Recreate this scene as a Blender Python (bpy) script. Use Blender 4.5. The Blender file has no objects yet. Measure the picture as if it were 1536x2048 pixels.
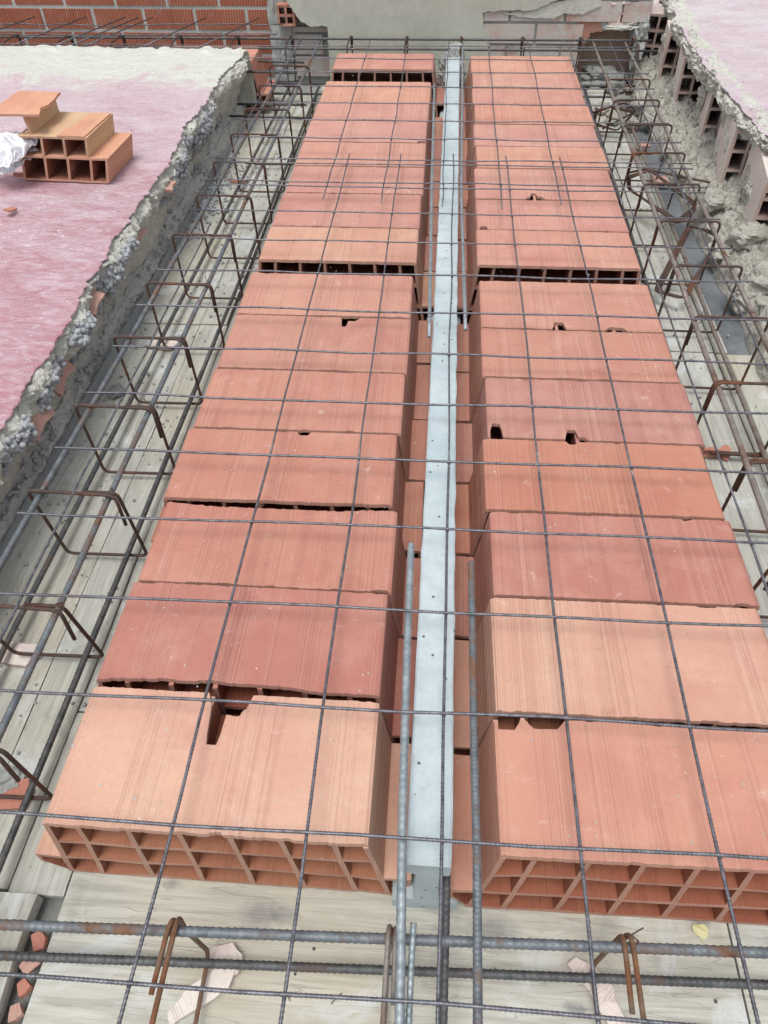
import bpy, math, random
from mathutils import Vector, Matrix, noise
random.seed(7)
S = bpy.context.scene
COL = S.collection
R = math.radians

# ------------------------------------------------------------------ camera
CAM = Vector((-0.04696, -0.15069, 1.38713))
FPX = 1423.68
PIT, YAW, ROL = 0.829965, -0.0843917, -0.0162089
_f = Vector((math.sin(YAW)*math.cos(PIT), math.cos(YAW)*math.cos(PIT), -math.sin(PIT)))
_r = Vector((math.cos(YAW), -math.sin(YAW), 0)); _u = _r.cross(_f)
_r2 = _r*math.cos(ROL)+_u*math.sin(ROL); _u2 = -_r*math.sin(ROL)+_u*math.cos(ROL)
cd = bpy.data.cameras.new('camera'); cam = bpy.data.objects.new('camera', cd); COL.objects.link(cam)
cd.sensor_fit = 'HORIZONTAL'; cd.sensor_width = 36; cd.lens = FPX/1536*36
cd.clip_start = .02; cd.clip_end = 500
cam.matrix_world = Matrix(((_r2.x, _u2.x, -_f.x, CAM.x), (_r2.y, _u2.y, -_f.y, CAM.y), (_r2.z, _u2.z, -_f.z, CAM.z), (0, 0, 0, 1)))
S.camera = cam
S.render.resolution_x = 768; S.render.resolution_y = 1024

# ------------------------------------------------------------------ light (bright overcast)
SUN_EL, SUN_AZ = 74, 200
w = bpy.data.worlds.new('World'); S.world = w; w.use_nodes = True
nt = w.node_tree; nt.nodes.clear()
sky = nt.nodes.new('ShaderNodeTexSky'); sky.sky_type = 'NISHITA'; sky.sun_disc = False
sky.sun_elevation = R(SUN_EL); sky.sun_rotation = R(SUN_AZ); sky.dust_density = 3
hs = nt.nodes.new('ShaderNodeHueSaturation'); hs.inputs['Saturation'].default_value = .30
bg = nt.nodes.new('ShaderNodeBackground'); bg.inputs['Strength'].default_value = .15
wo = nt.nodes.new('ShaderNodeOutputWorld')
nt.links.new(sky.outputs[0], hs.inputs['Color']); nt.links.new(hs.outputs[0], bg.inputs['Color']); nt.links.new(bg.outputs[0], wo.inputs[0])
sl = bpy.data.lights.new('sun', 'SUN'); sl.energy = 1.3; sl.angle = R(26); sl.color = (1, .96, .9)
so = bpy.data.objects.new('sun', sl); COL.objects.link(so)
# sun_rotation 0 puts the sun at +Y and turns clockwise seen from above
az = R(SUN_AZ); el = R(SUN_EL)
sd = Vector((math.sin(az)*math.cos(el), math.cos(az)*math.cos(el), math.sin(el)))
so.rotation_euler = sd.to_track_quat('Z', 'Y').to_euler(); so.location = (0, 0, 6)
V = S.view_settings; V.view_transform = 'Standard'; V.look = 'None'; V.exposure = .36; V.gamma = 1; V.use_curve_mapping = False

# ------------------------------------------------------------------ helpers
def at(x, y, z):
    """point of the photograph (1536x2048) at height z, in metres"""
    d = _f*FPX+_r2*(x-768)-_u2*(y-1024); t = (z-CAM.z)/d.z
    return CAM+d*t
def aty(x, y, Y):
    d = _f*FPX+_r2*(x-768)-_u2*(y-1024); t = (Y-CAM.y)/d.y
    return CAM+d*t
def rnd(a, b): return random.uniform(a, b)
def fb(x, y=0, z=0, o=4): return noise.fractal(Vector((x, y, z)), 1.0, 2.0, o)
def nz(x, y=0, z=0): return noise.noise(Vector((x, y, z)))

class MB:
    def __init__(s): s.v = []; s.f = []
    def box(s, x0, x1, y0, y1, z0, z1, M=None):
        b = len(s.v)
        for z in (z0, z1):
            for x, y in ((x0, y0), (x1, y0), (x1, y1), (x0, y1)):
                p = Vector((x, y, z)); s.v.append(tuple(M @ p if M else p))
        s.f += [tuple(b+i for i in q) for q in ((0, 3, 2, 1), (4, 5, 6, 7), (0, 1, 5, 4), (1, 2, 6, 5), (2, 3, 7, 6), (3, 0, 4, 7))]
        return s
    def tube(s, pts, r, n=8, rib=0, pitch=.008, step=None, cap=True, lean=1):
        pts = [Vector(p) for p in pts]
        if step:
            out = []
            for a, b in zip(pts, pts[1:]):
                L = (b-a).length; k = max(1, int(L/step))
                out += [a.lerp(b, i/k) for i in range(k)]
            pts = out+[pts[-1]]
        T = []
        for i in range(len(pts)):
            a = pts[max(0, i-1)]; b = pts[min(len(pts)-1, i+1)]; T.append((b-a).normalized())
        up = Vector((0, 0, 1)) if abs(T[0].z) < .9 else Vector((1, 0, 0))
        N = (up-T[0]*up.dot(T[0])).normalized(); b0 = len(s.v); sl_ = 0
        for i, p in enumerate(pts):
            if i:
                sl_ += (p-pts[i-1]).length
                N = (N-T[i]*N.dot(T[i])).normalized()
            B = T[i].cross(N)
            for k in range(n):
                a = 2*math.pi*k/n; rr = r
                if rib:
                    m = .5+.5*math.sin(2*math.pi*sl_/pitch+lean*abs(((a/math.pi) % 2)-1)*3.0)
                    rr = r+rib*m*m*m
                s.v.append(tuple(p+N*math.cos(a)*rr+B*math.sin(a)*rr))
        for i in range(len(pts)-1):
            for k in range(n):
                k2 = (k+1) % n; o = b0+i*n
                s.f.append((o+k, o+k2, o+n+k2, o+n+k))
        if cap:
            s.f.append(tuple(b0+k for k in reversed(range(n)))); o = b0+(len(pts)-1)*n; s.f.append(tuple(o+k for k in range(n)))
        return s
    def grid(s, nu, nv, fn, flip=False):
        b = len(s.v)
        for i in range(nu):
            for j in range(nv): s.v.append(tuple(fn(i/(nu-1), j/(nv-1))))
        for i in range(nu-1):
            for j in range(nv-1):
                q = (b+i*nv+j, b+(i+1)*nv+j, b+(i+1)*nv+j+1, b+i*nv+j+1)
                s.f.append(q[::-1] if flip else q)
        return s
    def prism(s, poly, z0, z1, M=None):
        b = len(s.v); n = len(poly)
        for z in (z0, z1):
            for x, y in poly:
                p = Vector((x, y, z)); s.v.append(tuple(M @ p if M else p))
        s.f.append(tuple(b+i for i in reversed(range(n)))); s.f.append(tuple(b+n+i for i in range(n)))
        for i in range(n):
            j = (i+1) % n; s.f.append((b+i, b+j, b+n+j, b+n+i))
        return s
    def mesh(s, name, smooth=False):
        m = bpy.data.meshes.new(name); m.from_pydata(s.v, [], s.f); m.update()
        if smooth: m.polygons.foreach_set('use_smooth', [True]*len(m.polygons))
        return m
    def build(s, name, mat, parent=None, smooth=False, kind=None, label=None, mat2=None):
        m = s.mesh(name, smooth); m.materials.append(mat)
        if mat2:
            m.materials.append(mat2)
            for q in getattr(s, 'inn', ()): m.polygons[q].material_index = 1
        o = bpy.data.objects.new(name, m); COL.objects.link(o)
        if parent: o.parent = parent
        if kind: o['kind'] = kind
        if label: o['label'] = label
        return o
def tag(o, label, cat, group=None, kind=None):
    o['label'] = label; o['category'] = cat
    if group: o['group'] = group
    if kind: o['kind'] = kind
    return o
def thing(name, label, cat, loc=(0, 0, 0), rot=(0, 0, 0), group=None):
    o = bpy.data.objects.new(name, None); o.empty_display_size = .05; COL.objects.link(o)
    o.location = loc; o.rotation_euler = rot
    return tag(o, label, cat, group)
def arc_path(pts, rad, k=5):
    """polyline with rounded corners"""
    pts = [Vector(p) for p in pts]; out = [pts[0]]
    for a, b, c in zip(pts, pts[1:], pts[2:]):
        d1 = (a-b).normalized(); d2 = (c-b).normalized(); q = min(rad, (a-b).length*.45, (c-b).length*.45)
        p1 = b+d1*q; p2 = b+d2*q
        for i in range(k+1):
            t = i/k; out.append(p1*(1-t)**2+b*2*t*(1-t)+p2*t*t)
    out.append(pts[-1]); return out

# ------------------------------------------------------------------ materials
class NT:
    def __init__(s, name):
        s.m = bpy.data.materials.new(name); s.m.use_nodes = True; s.t = s.m.node_tree; s.t.nodes.clear()
        s.out = s.n('ShaderNodeOutputMaterial'); s.b = s.n('ShaderNodeBsdfPrincipled'); s.l(s.b.outputs[0], s.out.inputs[0])
        s.tc = s.n('ShaderNodeTexCoord'); s.obj = s.tc.outputs['Object']
    def n(s, t, **k):
        x = s.t.nodes.new(t)
        for a, b in k.items(): setattr(x, a, b)
        return x
    def l(s, a, b): s.t.links.new(a, b)
    def put(s, v, sock):
        if hasattr(v, 'is_output'): s.l(v, sock)
        elif isinstance(v, tuple) and len(v) == 3 and sock.type == 'RGBA': sock.default_value = (*v, 1)
        else: sock.default_value = v
    def scale(s, v, sc):
        n = s.n('ShaderNodeMapping'); s.l(v, n.inputs[0]); n.inputs['Scale'].default_value = sc; return n.outputs[0]
    def noise(s, v, sc=5, d=4, r=.6, dist=0):
        n = s.n('ShaderNodeTexNoise'); s.l(v, n.inputs['Vector']); n.inputs['Scale'].default_value = sc
        n.inputs['Detail'].default_value = d; n.inputs['Roughness'].default_value = r; n.inputs['Distortion'].default_value = dist
        return n.outputs[0]
    def vor(s, v, sc=5, out='Distance', rand=1):
        n = s.n('ShaderNodeTexVoronoi'); s.l(v, n.inputs['Vector']); n.inputs['Scale'].default_value = sc
        n.inputs['Randomness'].default_value = rand; return n.outputs[out]
    def math(s, op, a, b=0, c=None, clamp=False):
        n = s.n('ShaderNodeMath', operation=op, use_clamp=clamp); s.put(a, n.inputs[0]); s.put(b, n.inputs[1])
        if c is not None: s.put(c, n.inputs[2])
        return n.outputs[0]
    def ramp(s, v, a, b, lo=0., hi=1.):
        n = s.n('ShaderNodeMapRange'); s.put(v, n.inputs[0]); n.inputs[1].default_value = a; n.inputs[2].default_value = b
        n.inputs[3].default_value = lo; n.inputs[4].default_value = hi; return n.outputs[0]
    def mix(s, f, a, b, mode='MIX'):
        n = s.n('ShaderNodeMix', data_type='RGBA', blend_type=mode); s.put(f, n.inputs[0])
        s.put(a, n.inputs[6]); s.put(b, n.inputs[7]); return n.outputs[2]
    def sep(s, v):
        n = s.n('ShaderNodeSeparateXYZ'); s.l(v, n.inputs[0]); return n.outputs
    def bump(s, h, st=.5, d=.01, nrm=None):
        n = s.n('ShaderNodeBump'); s.put(h, n.inputs['Height']); n.inputs['Strength'].default_value = st; n.inputs['Distance'].default_value = d
        if nrm is not None: s.l(nrm, n.inputs['Normal'])
        return n.outputs[0]
    def done(s, col, rough=.8, nrm=None, metal=0, spec=.4):
        s.put(col, s.b.inputs['Base Color']); s.put(rough, s.b.inputs['Roughness']); s.put(metal, s.b.inputs['Metallic'])
        s.b.inputs['Specular IOR Level'].default_value = spec
        if nrm is not None: s.l(nrm, s.b.inputs['Normal'])
        return s.m

def m_terracotta(name='terracotta', fixed=None, groove=True, inner=None):
    k = NT(name); oi = k.n('ShaderNodeObjectInfo'); seed = oi.outputs['Random']
    off = k.n('ShaderNodeVectorMath', operation='ADD'); k.l(k.obj, off.inputs[0])
    cmb = k.n('ShaderNodeCombineXYZ'); sx = k.math('MULTIPLY', seed, 37.); k.l(sx, cmb.inputs[0]); k.l(sx, cmb.inputs[1]); k.l(sx, cmb.inputs[2]); k.l(cmb.outputs[0], off.inputs[1])
    P = off.outputs[0]
    base = fixed if fixed else oi.outputs['Color']
    big = k.noise(P, 4.5, 3, .6, .6); c = k.mix(k.ramp(big, .35, .7), base, k.mix(1., base, (.88, .76, .80), 'MULTIPLY'))
    big2 = k.noise(P, 9, 5, .65); c = k.mix(k.ramp(big2, .50, .78, 0, .5), c, k.mix(.45, base, (.72, .50, .40)))
    # long combing lines left by extrusion
    ln = k.noise(k.scale(P, (300, .7, .7)), 1, 2, .5); grp = k.noise(k.scale(P, (24, .25, .25)), 1, 1, .5)
    gm = k.ramp(grp, .42, .58); lm = k.math('MULTIPLY', k.ramp(ln, .48, .62), gm)
    c = k.mix(k.math('MULTIPLY', lm, .22), c, k.mix(.5, base, (.82, .62, .52)))
    lines2 = k.math('MULTIPLY', k.ramp(ln, .47, .38), gm); c = k.mix(k.math('MULTIPLY', lines2, .16), c, (.28, .10, .07))
    fine = k.noise(P, 90, 5, .7); c = k.mix(k.ramp(fine, .3, .7, 0, .16), c, (.30, .14, .10))
    # chips of white dust
    vd = k.vor(P, 60); vc = k.vor(P, 60, 'Color'); sc_ = k.sep(vc)
    dot = k.math('MULTIPLY', k.math('LESS_THAN', k.math('ADD', vd, k.math('MULTIPLY', k.noise(P, 300, 2), .08)), k.math('MULTIPLY', sc_[1], .14)), k.math('GREATER_THAN', k.math('ADD', sc_[0], k.math('MULTIPLY', big, .4)), .96))
    c = k.mix(dot, c, (.80, .74, .70))
    sm = k.noise(P, 14, 6, .7, 1.5); c = k.mix(k.ramp(sm, .62, .76, 0, .5), c, (.74, .62, .56))
    drk = k.noise(k.scale(P, (1, 2.2, 1)), 17, 6, .75, .8); c = k.mix(k.ramp(drk, .60, .76, 0, .45), c, (.22, .10, .08))
    h = k.math('ADD', k.math('MULTIPLY', lm, .5), k.math('MULTIPLY', fine, .35)); h = k.math('SUBTRACT', h, k.math('MULTIPLY', lines2, .5))
    nrm = k.bump(h, .55, .0022)
    gN = k.n('ShaderNodeNewGeometry'); ny = k.math('ABSOLUTE', k.sep(gN.outputs['Normal'])[1])
    c = k.mix(k.ramp(ny, .8, .95, 0, .55), c, k.mix(k.ramp(fine, .3, .7), (.30, .17, .13), (.44, .27, .21)))   # rough sawn ends
    if inner is not None: c = k.mix(1., c, inner, 'MULTIPLY')  # darkens the clay colour to paint shade inside the cells
    if groove:
        g = k.n('ShaderNodeNewGeometry'); N = k.sep(g.outputs['Normal'])[0]
        side = k.ramp(k.math('ABSOLUTE', N), .75, .95)
        gz = k.math('SINE', k.math('MULTIPLY', k.sep(k.obj)[2], 2*math.pi/.0115))
        gz = k.math('MULTIPLY', k.ramp(gz, -.2, .9), side)
        c = k.mix(k.math('MULTIPLY', gz, .28), c, (.40, .15, .09))
        nrm = k.bump(k.math('SUBTRACT', 1., gz), .8, .003, nrm)
    return k.done(c, .88, nrm, spec=.2)

def m_concrete(name, c1, c2, sc=12, pit=.0, bump=.006, spots=.3, rough=.9, st=.7):
    k = NT(name); n1 = k.noise(k.obj, sc*.35, 6, .65, .5); n2 = k.noise(k.obj, sc*4, 6, .75)
    c = k.mix(k.ramp(n1, .32, .68), c1, c2); c = k.mix(k.ramp(n2, .35, .75, 0, spots), c, tuple(x*.45 for x in c1))
    h = k.math('ADD', n2, k.math('MULTIPLY', n1, .6))
    if pit:
        vd = k.vor(k.obj, 48); vc = k.sep(k.vor(k.obj, 48, 'Color'))[0]
        hole = k.math('MULTIPLY', k.ramp(vd, .16, .08), k.math('GREATER_THAN', vc, 1-pit))
        c = k.mix(hole, c, (.10, .11, .11)); h = k.math('SUBTRACT', h, hole)
    return k.done(c, rough, k.bump(h, st, bump), spec=.25)

def m_wood(name, along='Y', tint=(.46, .465, .415), knots=()):
    k = NT(name); g = k.n('ShaderNodeNewGeometry'); oi = k.n('ShaderNodeObjectInfo')
    off = k.n('ShaderNodeVectorMath', operation='ADD'); k.l(g.outputs['Position'], off.inputs[0])
    cmb = k.n('ShaderNodeCombineXYZ'); sx = k.math('MULTIPLY', oi.outputs['Random'], 9.); k.l(sx, cmb.inputs[0]); k.l(sx, cmb.inputs[1]); k.l(cmb.outputs[0], off.inputs[1])
    P = off.outputs[0]
    st = (14, 1., 4) if along == 'Y' else (1., 14, 4)
    warp = k.noise(P, 1.6, 2, .5); 
    gr = k.noise(k.scale(P, st), 3.2, 7, .62, 1.6)
    gr2 = k.noise(k.scale(P, tuple(v*2.2 for v in st)), 6, 5, .7, .4)
    c = k.mix(k.ramp(gr, .36, .62), tuple(v*.80 for v in tint), tuple(v*1.12 for v in tint))
    c = k.mix(k.ramp(gr2, .56, .72, 0, .30), c, (tint[0]*.55, tint[1]*.50, tint[2]*.44))
    c = k.mix(k.ramp(warp, .5, .68, 0, .35), c, (tint[0]*1.04, tint[1]*.88, tint[2]*.66))
    d = k.noise(P, 5, 7, .7, 1.); c = k.mix(k.ramp(d, .54, .68, 0, .75), c, (.62, .66, .66))       # cement milk
    s2 = k.noise(P, 3.2, 6, .7, .7); c = k.mix(k.ramp(s2, .60, .72, 0, .55), c, (.20, .22, .22))    # grey stains
    vd = k.vor(P, 38); vc = k.sep(k.vor(P, 38, 'Color'))[0]
    dot = k.math('MULTIPLY', k.math('LESS_THAN', vd, .13), k.math('GREATER_THAN', vc, .93)); c = k.mix(dot, c, (.10, .10, .10))
    cr = k.ramp(k.noise(k.scale(P, tuple(v*1.1 for v in st)), 2.3, 2, .5, .6), .495, .505)
    crk = k.math('MULTIPLY', k.math('SUBTRACT', 1., k.math('ABSOLUTE', k.math('SUBTRACT', k.math('MULTIPLY', cr, 2.), 1.))), 1.)
    c = k.mix(k.math('MULTIPLY', crk, .30), c, (.12, .11, .09))
    for (kx, ky, kr) in knots:
        q = k.n('ShaderNodeVectorMath', operation='SUBTRACT'); k.l(g.outputs['Position'], q.inputs[0]); q.inputs[1].default_value = (kx, ky, 0)
        q2 = k.n('ShaderNodeVectorMath', operation='LENGTH'); k.l(k.scale(q.outputs[0], (1, 1.5, 0)), q2.inputs[0])
        dd = k.math('ADD', q2.outputs['Value'], k.math('MULTIPLY', k.math('SUBTRACT', k.noise(g.outputs['Position'], 45, 5, .7), .5), .05))
        c = k.mix(k.math('MULTIPLY', k.ramp(dd, kr, kr*.35, 0, .6), k.ramp(gr2, .3, .6, .6, 1.)), c, (.16, .165, .18))
    h = k.math('SUBTRACT', k.math('ADD', gr, k.math('MULTIPLY', gr2, .6)), k.math('MULTIPLY', crk, .6))
    return k.done(c, .82, k.bump(h, .5, .003), spec=.25)

def m_steel(name, c1, c2, rust, amt, rough=.5, metal=.55):
    k = NT(name); g = k.n('ShaderNodeNewGeometry'); P = g.outputs['Position']
    n1 = k.noise(P, 60, 5, .7); n2 = k.noise(P, 9, 5, .7, .5)
    c = k.mix(k.ramp(n1, .35, .65), c1, c2); f = k.ramp(n2, .66-amt*.5, .80-amt*.5)
    c = k.mix(f, c, k.mix(k.ramp(n1, .3, .7), rust, tuple(v*.45 for v in rust)))
    ro = k.ramp(f, 0, 1, rough, .85); me = k.ramp(f, 0, 1, metal, 0.)
    return k.done(c, ro, k.bump(n1, .4, .0012), me, .45)

def m_pink(name, white_y0=3.0, white_y1=3.9, pale=0.):
    k = NT(name); g = k.n('ShaderNodeNewGeometry'); P = g.outputs['Position']; xyz = k.sep(P)
    n1 = k.noise(k.scale(P, (1, 1.9, 1)), 2.6, 8, .68, .9); n2 = k.noise(k.scale(P, (1., 2.6, 1)), 11, 8, .75, 1.2)
    base = k.mix(k.ramp(n1, .42, .58), (.46, .245, .28), (.52, .36, .40))
    base = k.mix(k.ramp(k.math('ADD', xyz[1], n1), 2.9, 1.5, 0, .55-pale), base, (.44, .17, .215))
    base = k.mix(k.ramp(n2, .45, .62, 0, .72), base, (.64, .51, .56))
    yy = k.ramp(xyz[1], white_y0-1.1, white_y1-.5); tot = k.math('ADD', yy, k.math('SUBTRACT', k.math('MULTIPLY', n1, 1.5), .75))
    base = k.mix(k.ramp(tot, .25, .75, 0, .6), base, (.66, .56, .60))
    y2 = k.ramp(xyz[1], white_y0, white_y1); tot2 = k.math('ADD', y2, k.math('SUBTRACT', k.math('MULTIPLY', k.noise(P, 3.1, 7, .7, .8), 1.4), .7))
    base = k.mix(k.ramp(tot2, .40, .62), base, (.66, .69, .62))
    if pale: base = k.mix(pale, base, (.60, .53, .56))
    sp = k.noise(k.scale(P, (1, 2.2, 1)), 38, 6, .8, .8); spk = k.ramp(k.math('ADD', sp, k.math('MULTIPLY', n1, .25)), .73, .78)
    base = k.mix(k.math('MULTIPLY', spk, .9), base, (.88, .84, .86))  # pale dust specks, also painting the coat's glossy sparkle into the colour
    v2 = k.vor(P, 13); vc = k.sep(k.vor(P, 13, 'Color'))[1]
    leaf = k.math('MULTIPLY', k.ramp(v2, .10, .05), k.math('GREATER_THAN', vc, .93)); base = k.mix(leaf, base, (.20, .09, .07))
    wr = k.noise(k.scale(P, (1, 2.4, 1)), 21, 7, .72, 1.4)
    h = k.math('ADD', k.math('MULTIPLY', wr, 1.), k.math('MULTIPLY', sp, .5))
    return k.done(base, k.ramp(wr, .4, .65, .22, .55), k.bump(h, .75, .009), spec=.55)

M = {}
M['terra'] = m_terracotta()
M['terra_in_shade'] = m_terracotta('terracotta cell wall shaded', groove=False, inner=(.58, .42, .34))  # shade inside the block cells is put into this darker colour
M['terra_cell_shade'] = m_terracotta('terracotta deep cell shade', (.26, .10, .06), groove=False)  # low albedo paints the deep shade of open cells
M['terra_old_in'] = m_terracotta('terracotta old cell', (.26, .20, .18), groove=False)  # cell walls much darker than the outer faces of these blocks
M['terra_old'] = m_terracotta('terracotta dusty', (.82, .79, .72), groove=False)
M['terra_frag'] = m_terracotta('terracotta fragment', (.52, .24, .17), groove=False)
M['rust_clay'] = m_concrete('rust stained clay', (.44, .29, .22), (.33, .27, .23), 14, bump=.012, spots=.6)
M['terra_frag2'] = m_terracotta('pale clay fragment', (.56, .37, .30), groove=False)
M['terra_pile'] = m_terracotta('terracotta warm', (.66, .37, .235), groove=True)
M['terra_pile_in'] = m_terracotta('terracotta pale inner', (.64, .47, .28), groove=False)
M['beam'] = m_concrete('precast concrete', (.41, .49, .515), (.54, .61, .635), 7, pit=.35, bump=.0030, spots=.34)
M['mortar'] = m_concrete('old mortar', (.57, .57, .50), (.68, .68, .62), 16, bump=.012, spots=.40)
M['mortar_grey'] = m_concrete('grey mortar', (.40, .42, .40), (.52, .54, .52), 18, bump=.010, spots=.45)
M['mortar_pale'] = m_concrete('pale joint mortar', (.48, .49, .46), (.60, .61, .58), 14, bump=.006, spots=.35)
M['mortar_dark'] = m_concrete('weathered concrete', (.24, .25, .24), (.38, .39, .36), 12, bump=.006, spots=.4)
M['rubble'] = m_concrete('rubble', (.44, .43, .38), (.56, .55, .49), 22, bump=.012, spots=.5)
M['plaster'] = m_concrete('cement render', (.45, .455, .385), (.57, .575, .50), 5, bump=.004, spots=.30)
M['pebble'] = m_concrete('expanded clay', (.34, .36, .375), (.52, .54, .56), 40, bump=.003, spots=.5)
M['plate'] = m_concrete('steel form plate', (.11, .125, .14), (.24, .26, .27), 9, bump=.002, spots=.5, rough=.5)
M['sideboard'] = m_concrete('dark form edge', (.26, .28, .29), (.38, .40, .40), 8, bump=.003, spots=.4)
M['ground'] = m_concrete('ground', (.22, .20, .17), (.30, .28, .24), 1, bump=.02, spots=.4)
M['woodY'] = m_wood('weathered board', 'Y'); M['woodX'] = m_wood('weathered board across', 'X', (.515, .51, .45), [(at(*q, 0).x, at(*q, 0).y, r_) for q, r_ in (((520, 1830), .045), ((570, 1825), .030), ((345, 1768), .02), ((985, 1865), .055), ((1400, 1838), .025), ((1150, 2020), .02))])
M['wire'] = m_steel('mesh wire', (.085, .085, .10), (.21, .21, .235), (.22, .09, .05), .0, .42, .6)
M['bar'] = m_steel('rebar grey', (.11, .125, .14), (.20, .225, .24), (.22, .11, .06), .32, .55, .45)
M['bar_dark'] = m_steel('rebar dark', (.06, .065, .07), (.14, .14, .14), (.16, .08, .05), .15, .55, .4)
M['bar_brown'] = m_steel('rebar brown', (.20, .17, .15), (.30, .27, .24), (.20, .11, .08), .3, .6, .35)
M['bar_light'] = m_steel('rebar pale', (.21, .25, .27), (.37, .42, .44), (.3, .2, .12), .0, .5, .5)
M['rust'] = m_steel('rusty stirrup', (.10, .060, .048), (.065, .045, .04), (.21, .085, .042), .28, .7, .2)
M['rust_front'] = m_steel('rusty stirrup front', (.20, .15, .10), (.12, .08, .055), (.24, .10, .045), .45, .65, .2)
M['pinkL'] = m_pink('red waterproof coat'); M['pinkR'] = m_pink('red waterproof coat faded', 1.5, 8, .5)
k = NT('paper'); n = k.noise(k.obj, 20, 4, .6); M['paper'] = k.done(k.mix(n, (.72, .76, .82), (.86, .87, .88)), .7, k.bump(n, .4, .003))
k = NT('leaf'); M['leaf'] = k.done(k.mix(k.noise(k.obj, 60, 3), (.60, .56, .26), (.70, .67, .40)), .6)
k = NT('twig'); M['twig'] = k.done((.12, .09, .06), .8)
k = NT('brick red'); oi = k.n('ShaderNodeObjectInfo'); g = k.n('ShaderNodeNewGeometry'); P = g.outputs['Position']
n1 = k.noise(P, 9, 6, .7, .6); c = k.mix(k.ramp(oi.outputs['Random'], 0, 1), (.50, .17, .105), (.57, .22, .14)); c = k.mix(k.ramp(n1, .35, .7, 0, .5), c, (.30, .085, .05))
gx = k.math('SINE', k.math('MULTIPLY', k.sep(P)[0], 2*math.pi/.0155)); sm = k.noise(k.scale(P, (60, 1, 5)), 1, 5, .7, .3); sm2 = k.noise(P, 5, 5, .65)
drip = k.math('MULTIPLY', k.ramp(gx, .5, .9, 0, .8), k.ramp(k.math('ADD', sm, sm2), 1.10, 1.25)); c = k.mix(drip, c, (.62, .58, .54))
c = k.mix(k.ramp(k.noise(P, 15, 6, .75, 1.), .60, .72, 0, .7), c, (.50, .47, .42))
c = k.mix(k.ramp(gx, -.1, -.8, 0, .45), c, (.16, .05, .03))
M['brick_red'] = k.done(c, .9, k.bump(gx, .8, .004), spec=.2)
k = NT('brick dusty'); oi = k.n('ShaderNodeObjectInfo'); g = k.n('ShaderNodeNewGeometry'); P = g.outputs['Position']
c = k.mix(k.ramp(oi.outputs['Random'], 0, 1), (.56, .43, .38), (.50, .44, .40)); c = k.mix(k.ramp(k.noise(P, 9, 7, .75, .8), .4, .65), c, (.52, .53, .50)); n1 = k.noise(P, 40, 5, .7)
c = k.mix(k.ramp(k.noise(P, 4, 5, .7), .55, .7, 0, .7), c, (.36, .13, .08))
M['brick_dusty'] = k.done(c, .92, k.bump(n1, .6, .005), spec=.15)

# ------------------------------------------------------------------ ground and formwork
g = MB().box(-60, 60, -60, 60, -3.4, -3.2).build('ground', M['ground'], kind='structure')
g = MB().box(-4.2, 3.6, -1.2, 5.2, -.30, -.032).build('floor', M['mortar_dark'], kind='structure')

form = MB()
deck = bpy.data.objects.new('formwork', None); COL.objects.link(deck); deck['kind'] = 'structure'
def plank(x0, x1, y0, y1, zt, mat, th=.022, rz=0, chip=.0015, nd=18, edge=None):
    """one board with slightly uneven edges"""
    m = MB(); cx, cy = (x0+x1)/2, (y0+y1)/2
    long_y = (y1-y0) > (x1-x0)
    sd_ = rnd(0, 100)
    L = []
    for i in range(nd+1):
        t = i/nd
        if long_y: L.append((x0+nz(sd_, t*9)*chip*2-cx, y0+(y1-y0)*t-cy))
        else: L.append((x0+(x1-x0)*t-cx, y0+nz(sd_, t*9)*chip*2-cy))
    for i in range(nd, -1, -1):
        t = i/nd
        if long_y: L.append((x1+(edge(t) if edge else nz(sd_+5, t*9)*chip*2)-cx, y0+(y1-y0)*t-cy))
        else: L.append((x0+(x1-x0)*t-cx, y1+nz(sd_+5, t*9)*chip*2-cy))
    if long_y: L = L[::-1]
    m.prism(L, -th, 0)
    o = m.build('plank', mat, deck); o.location = (cx, cy, zt); o.rotation_euler = (0, 0, R(rz)); return o
plank(-.652, .503, -.60, .50, 0, M['woodX'])
plank(.5075, 1.28, -.60, .50, -.002, M['woodX'], rz=-.0)
plank(-1.30, -.86, -.60, 1.953, 0, M['woodY'])
plank(-1.30, -.86, 1.958, 4.30, .002, M['woodY'])
plank(-.857, -.760, .16, 1.955, .001, M['woodY'])
plank(-.857, -.768, 1.96, 4.32, .003, M['woodY'])
plank(-.757, -.60, .505, 4.05, .000, M['woodY'])
plank(-.855, -.690, -.60, .15, .022, M['woodY'], th=.03, rz=.4, edge=lambda t: -.030*max(0, (t-.62)/.38)**2*0+nz(t*6, 3)*.006)
plank(-.757, -.655, .155, .50, .001, M['woodY'])
plank(-.757, 1.02, 4.06, 4.46, .000, M['woodX'])
plank(.60, .877, .505, 1.886, 0, M['woodY']); plank(.60, .877, 1.891, 4.05, .001, M['woodY'])
plank(.881, 1.25, .505, 1.880, .001, M['woodY'])
plank(-.595, .595, .505, 1.3, -.001, M['woodX']); plank(-.595, .595, 1.305, 2.6, -.001, M['woodX']); plank(-.595, .595, 2.605, 4.05, -.001, M['woodX'])
o = MB().box(.884, 1.02, 1.885, 4.3, -.02, -.006).build('plate', M['plate'], deck)
o = MB().box(.881, .92, 1.887, 4.3, -.004, .004).build('batten', M['woodY'], deck)

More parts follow.
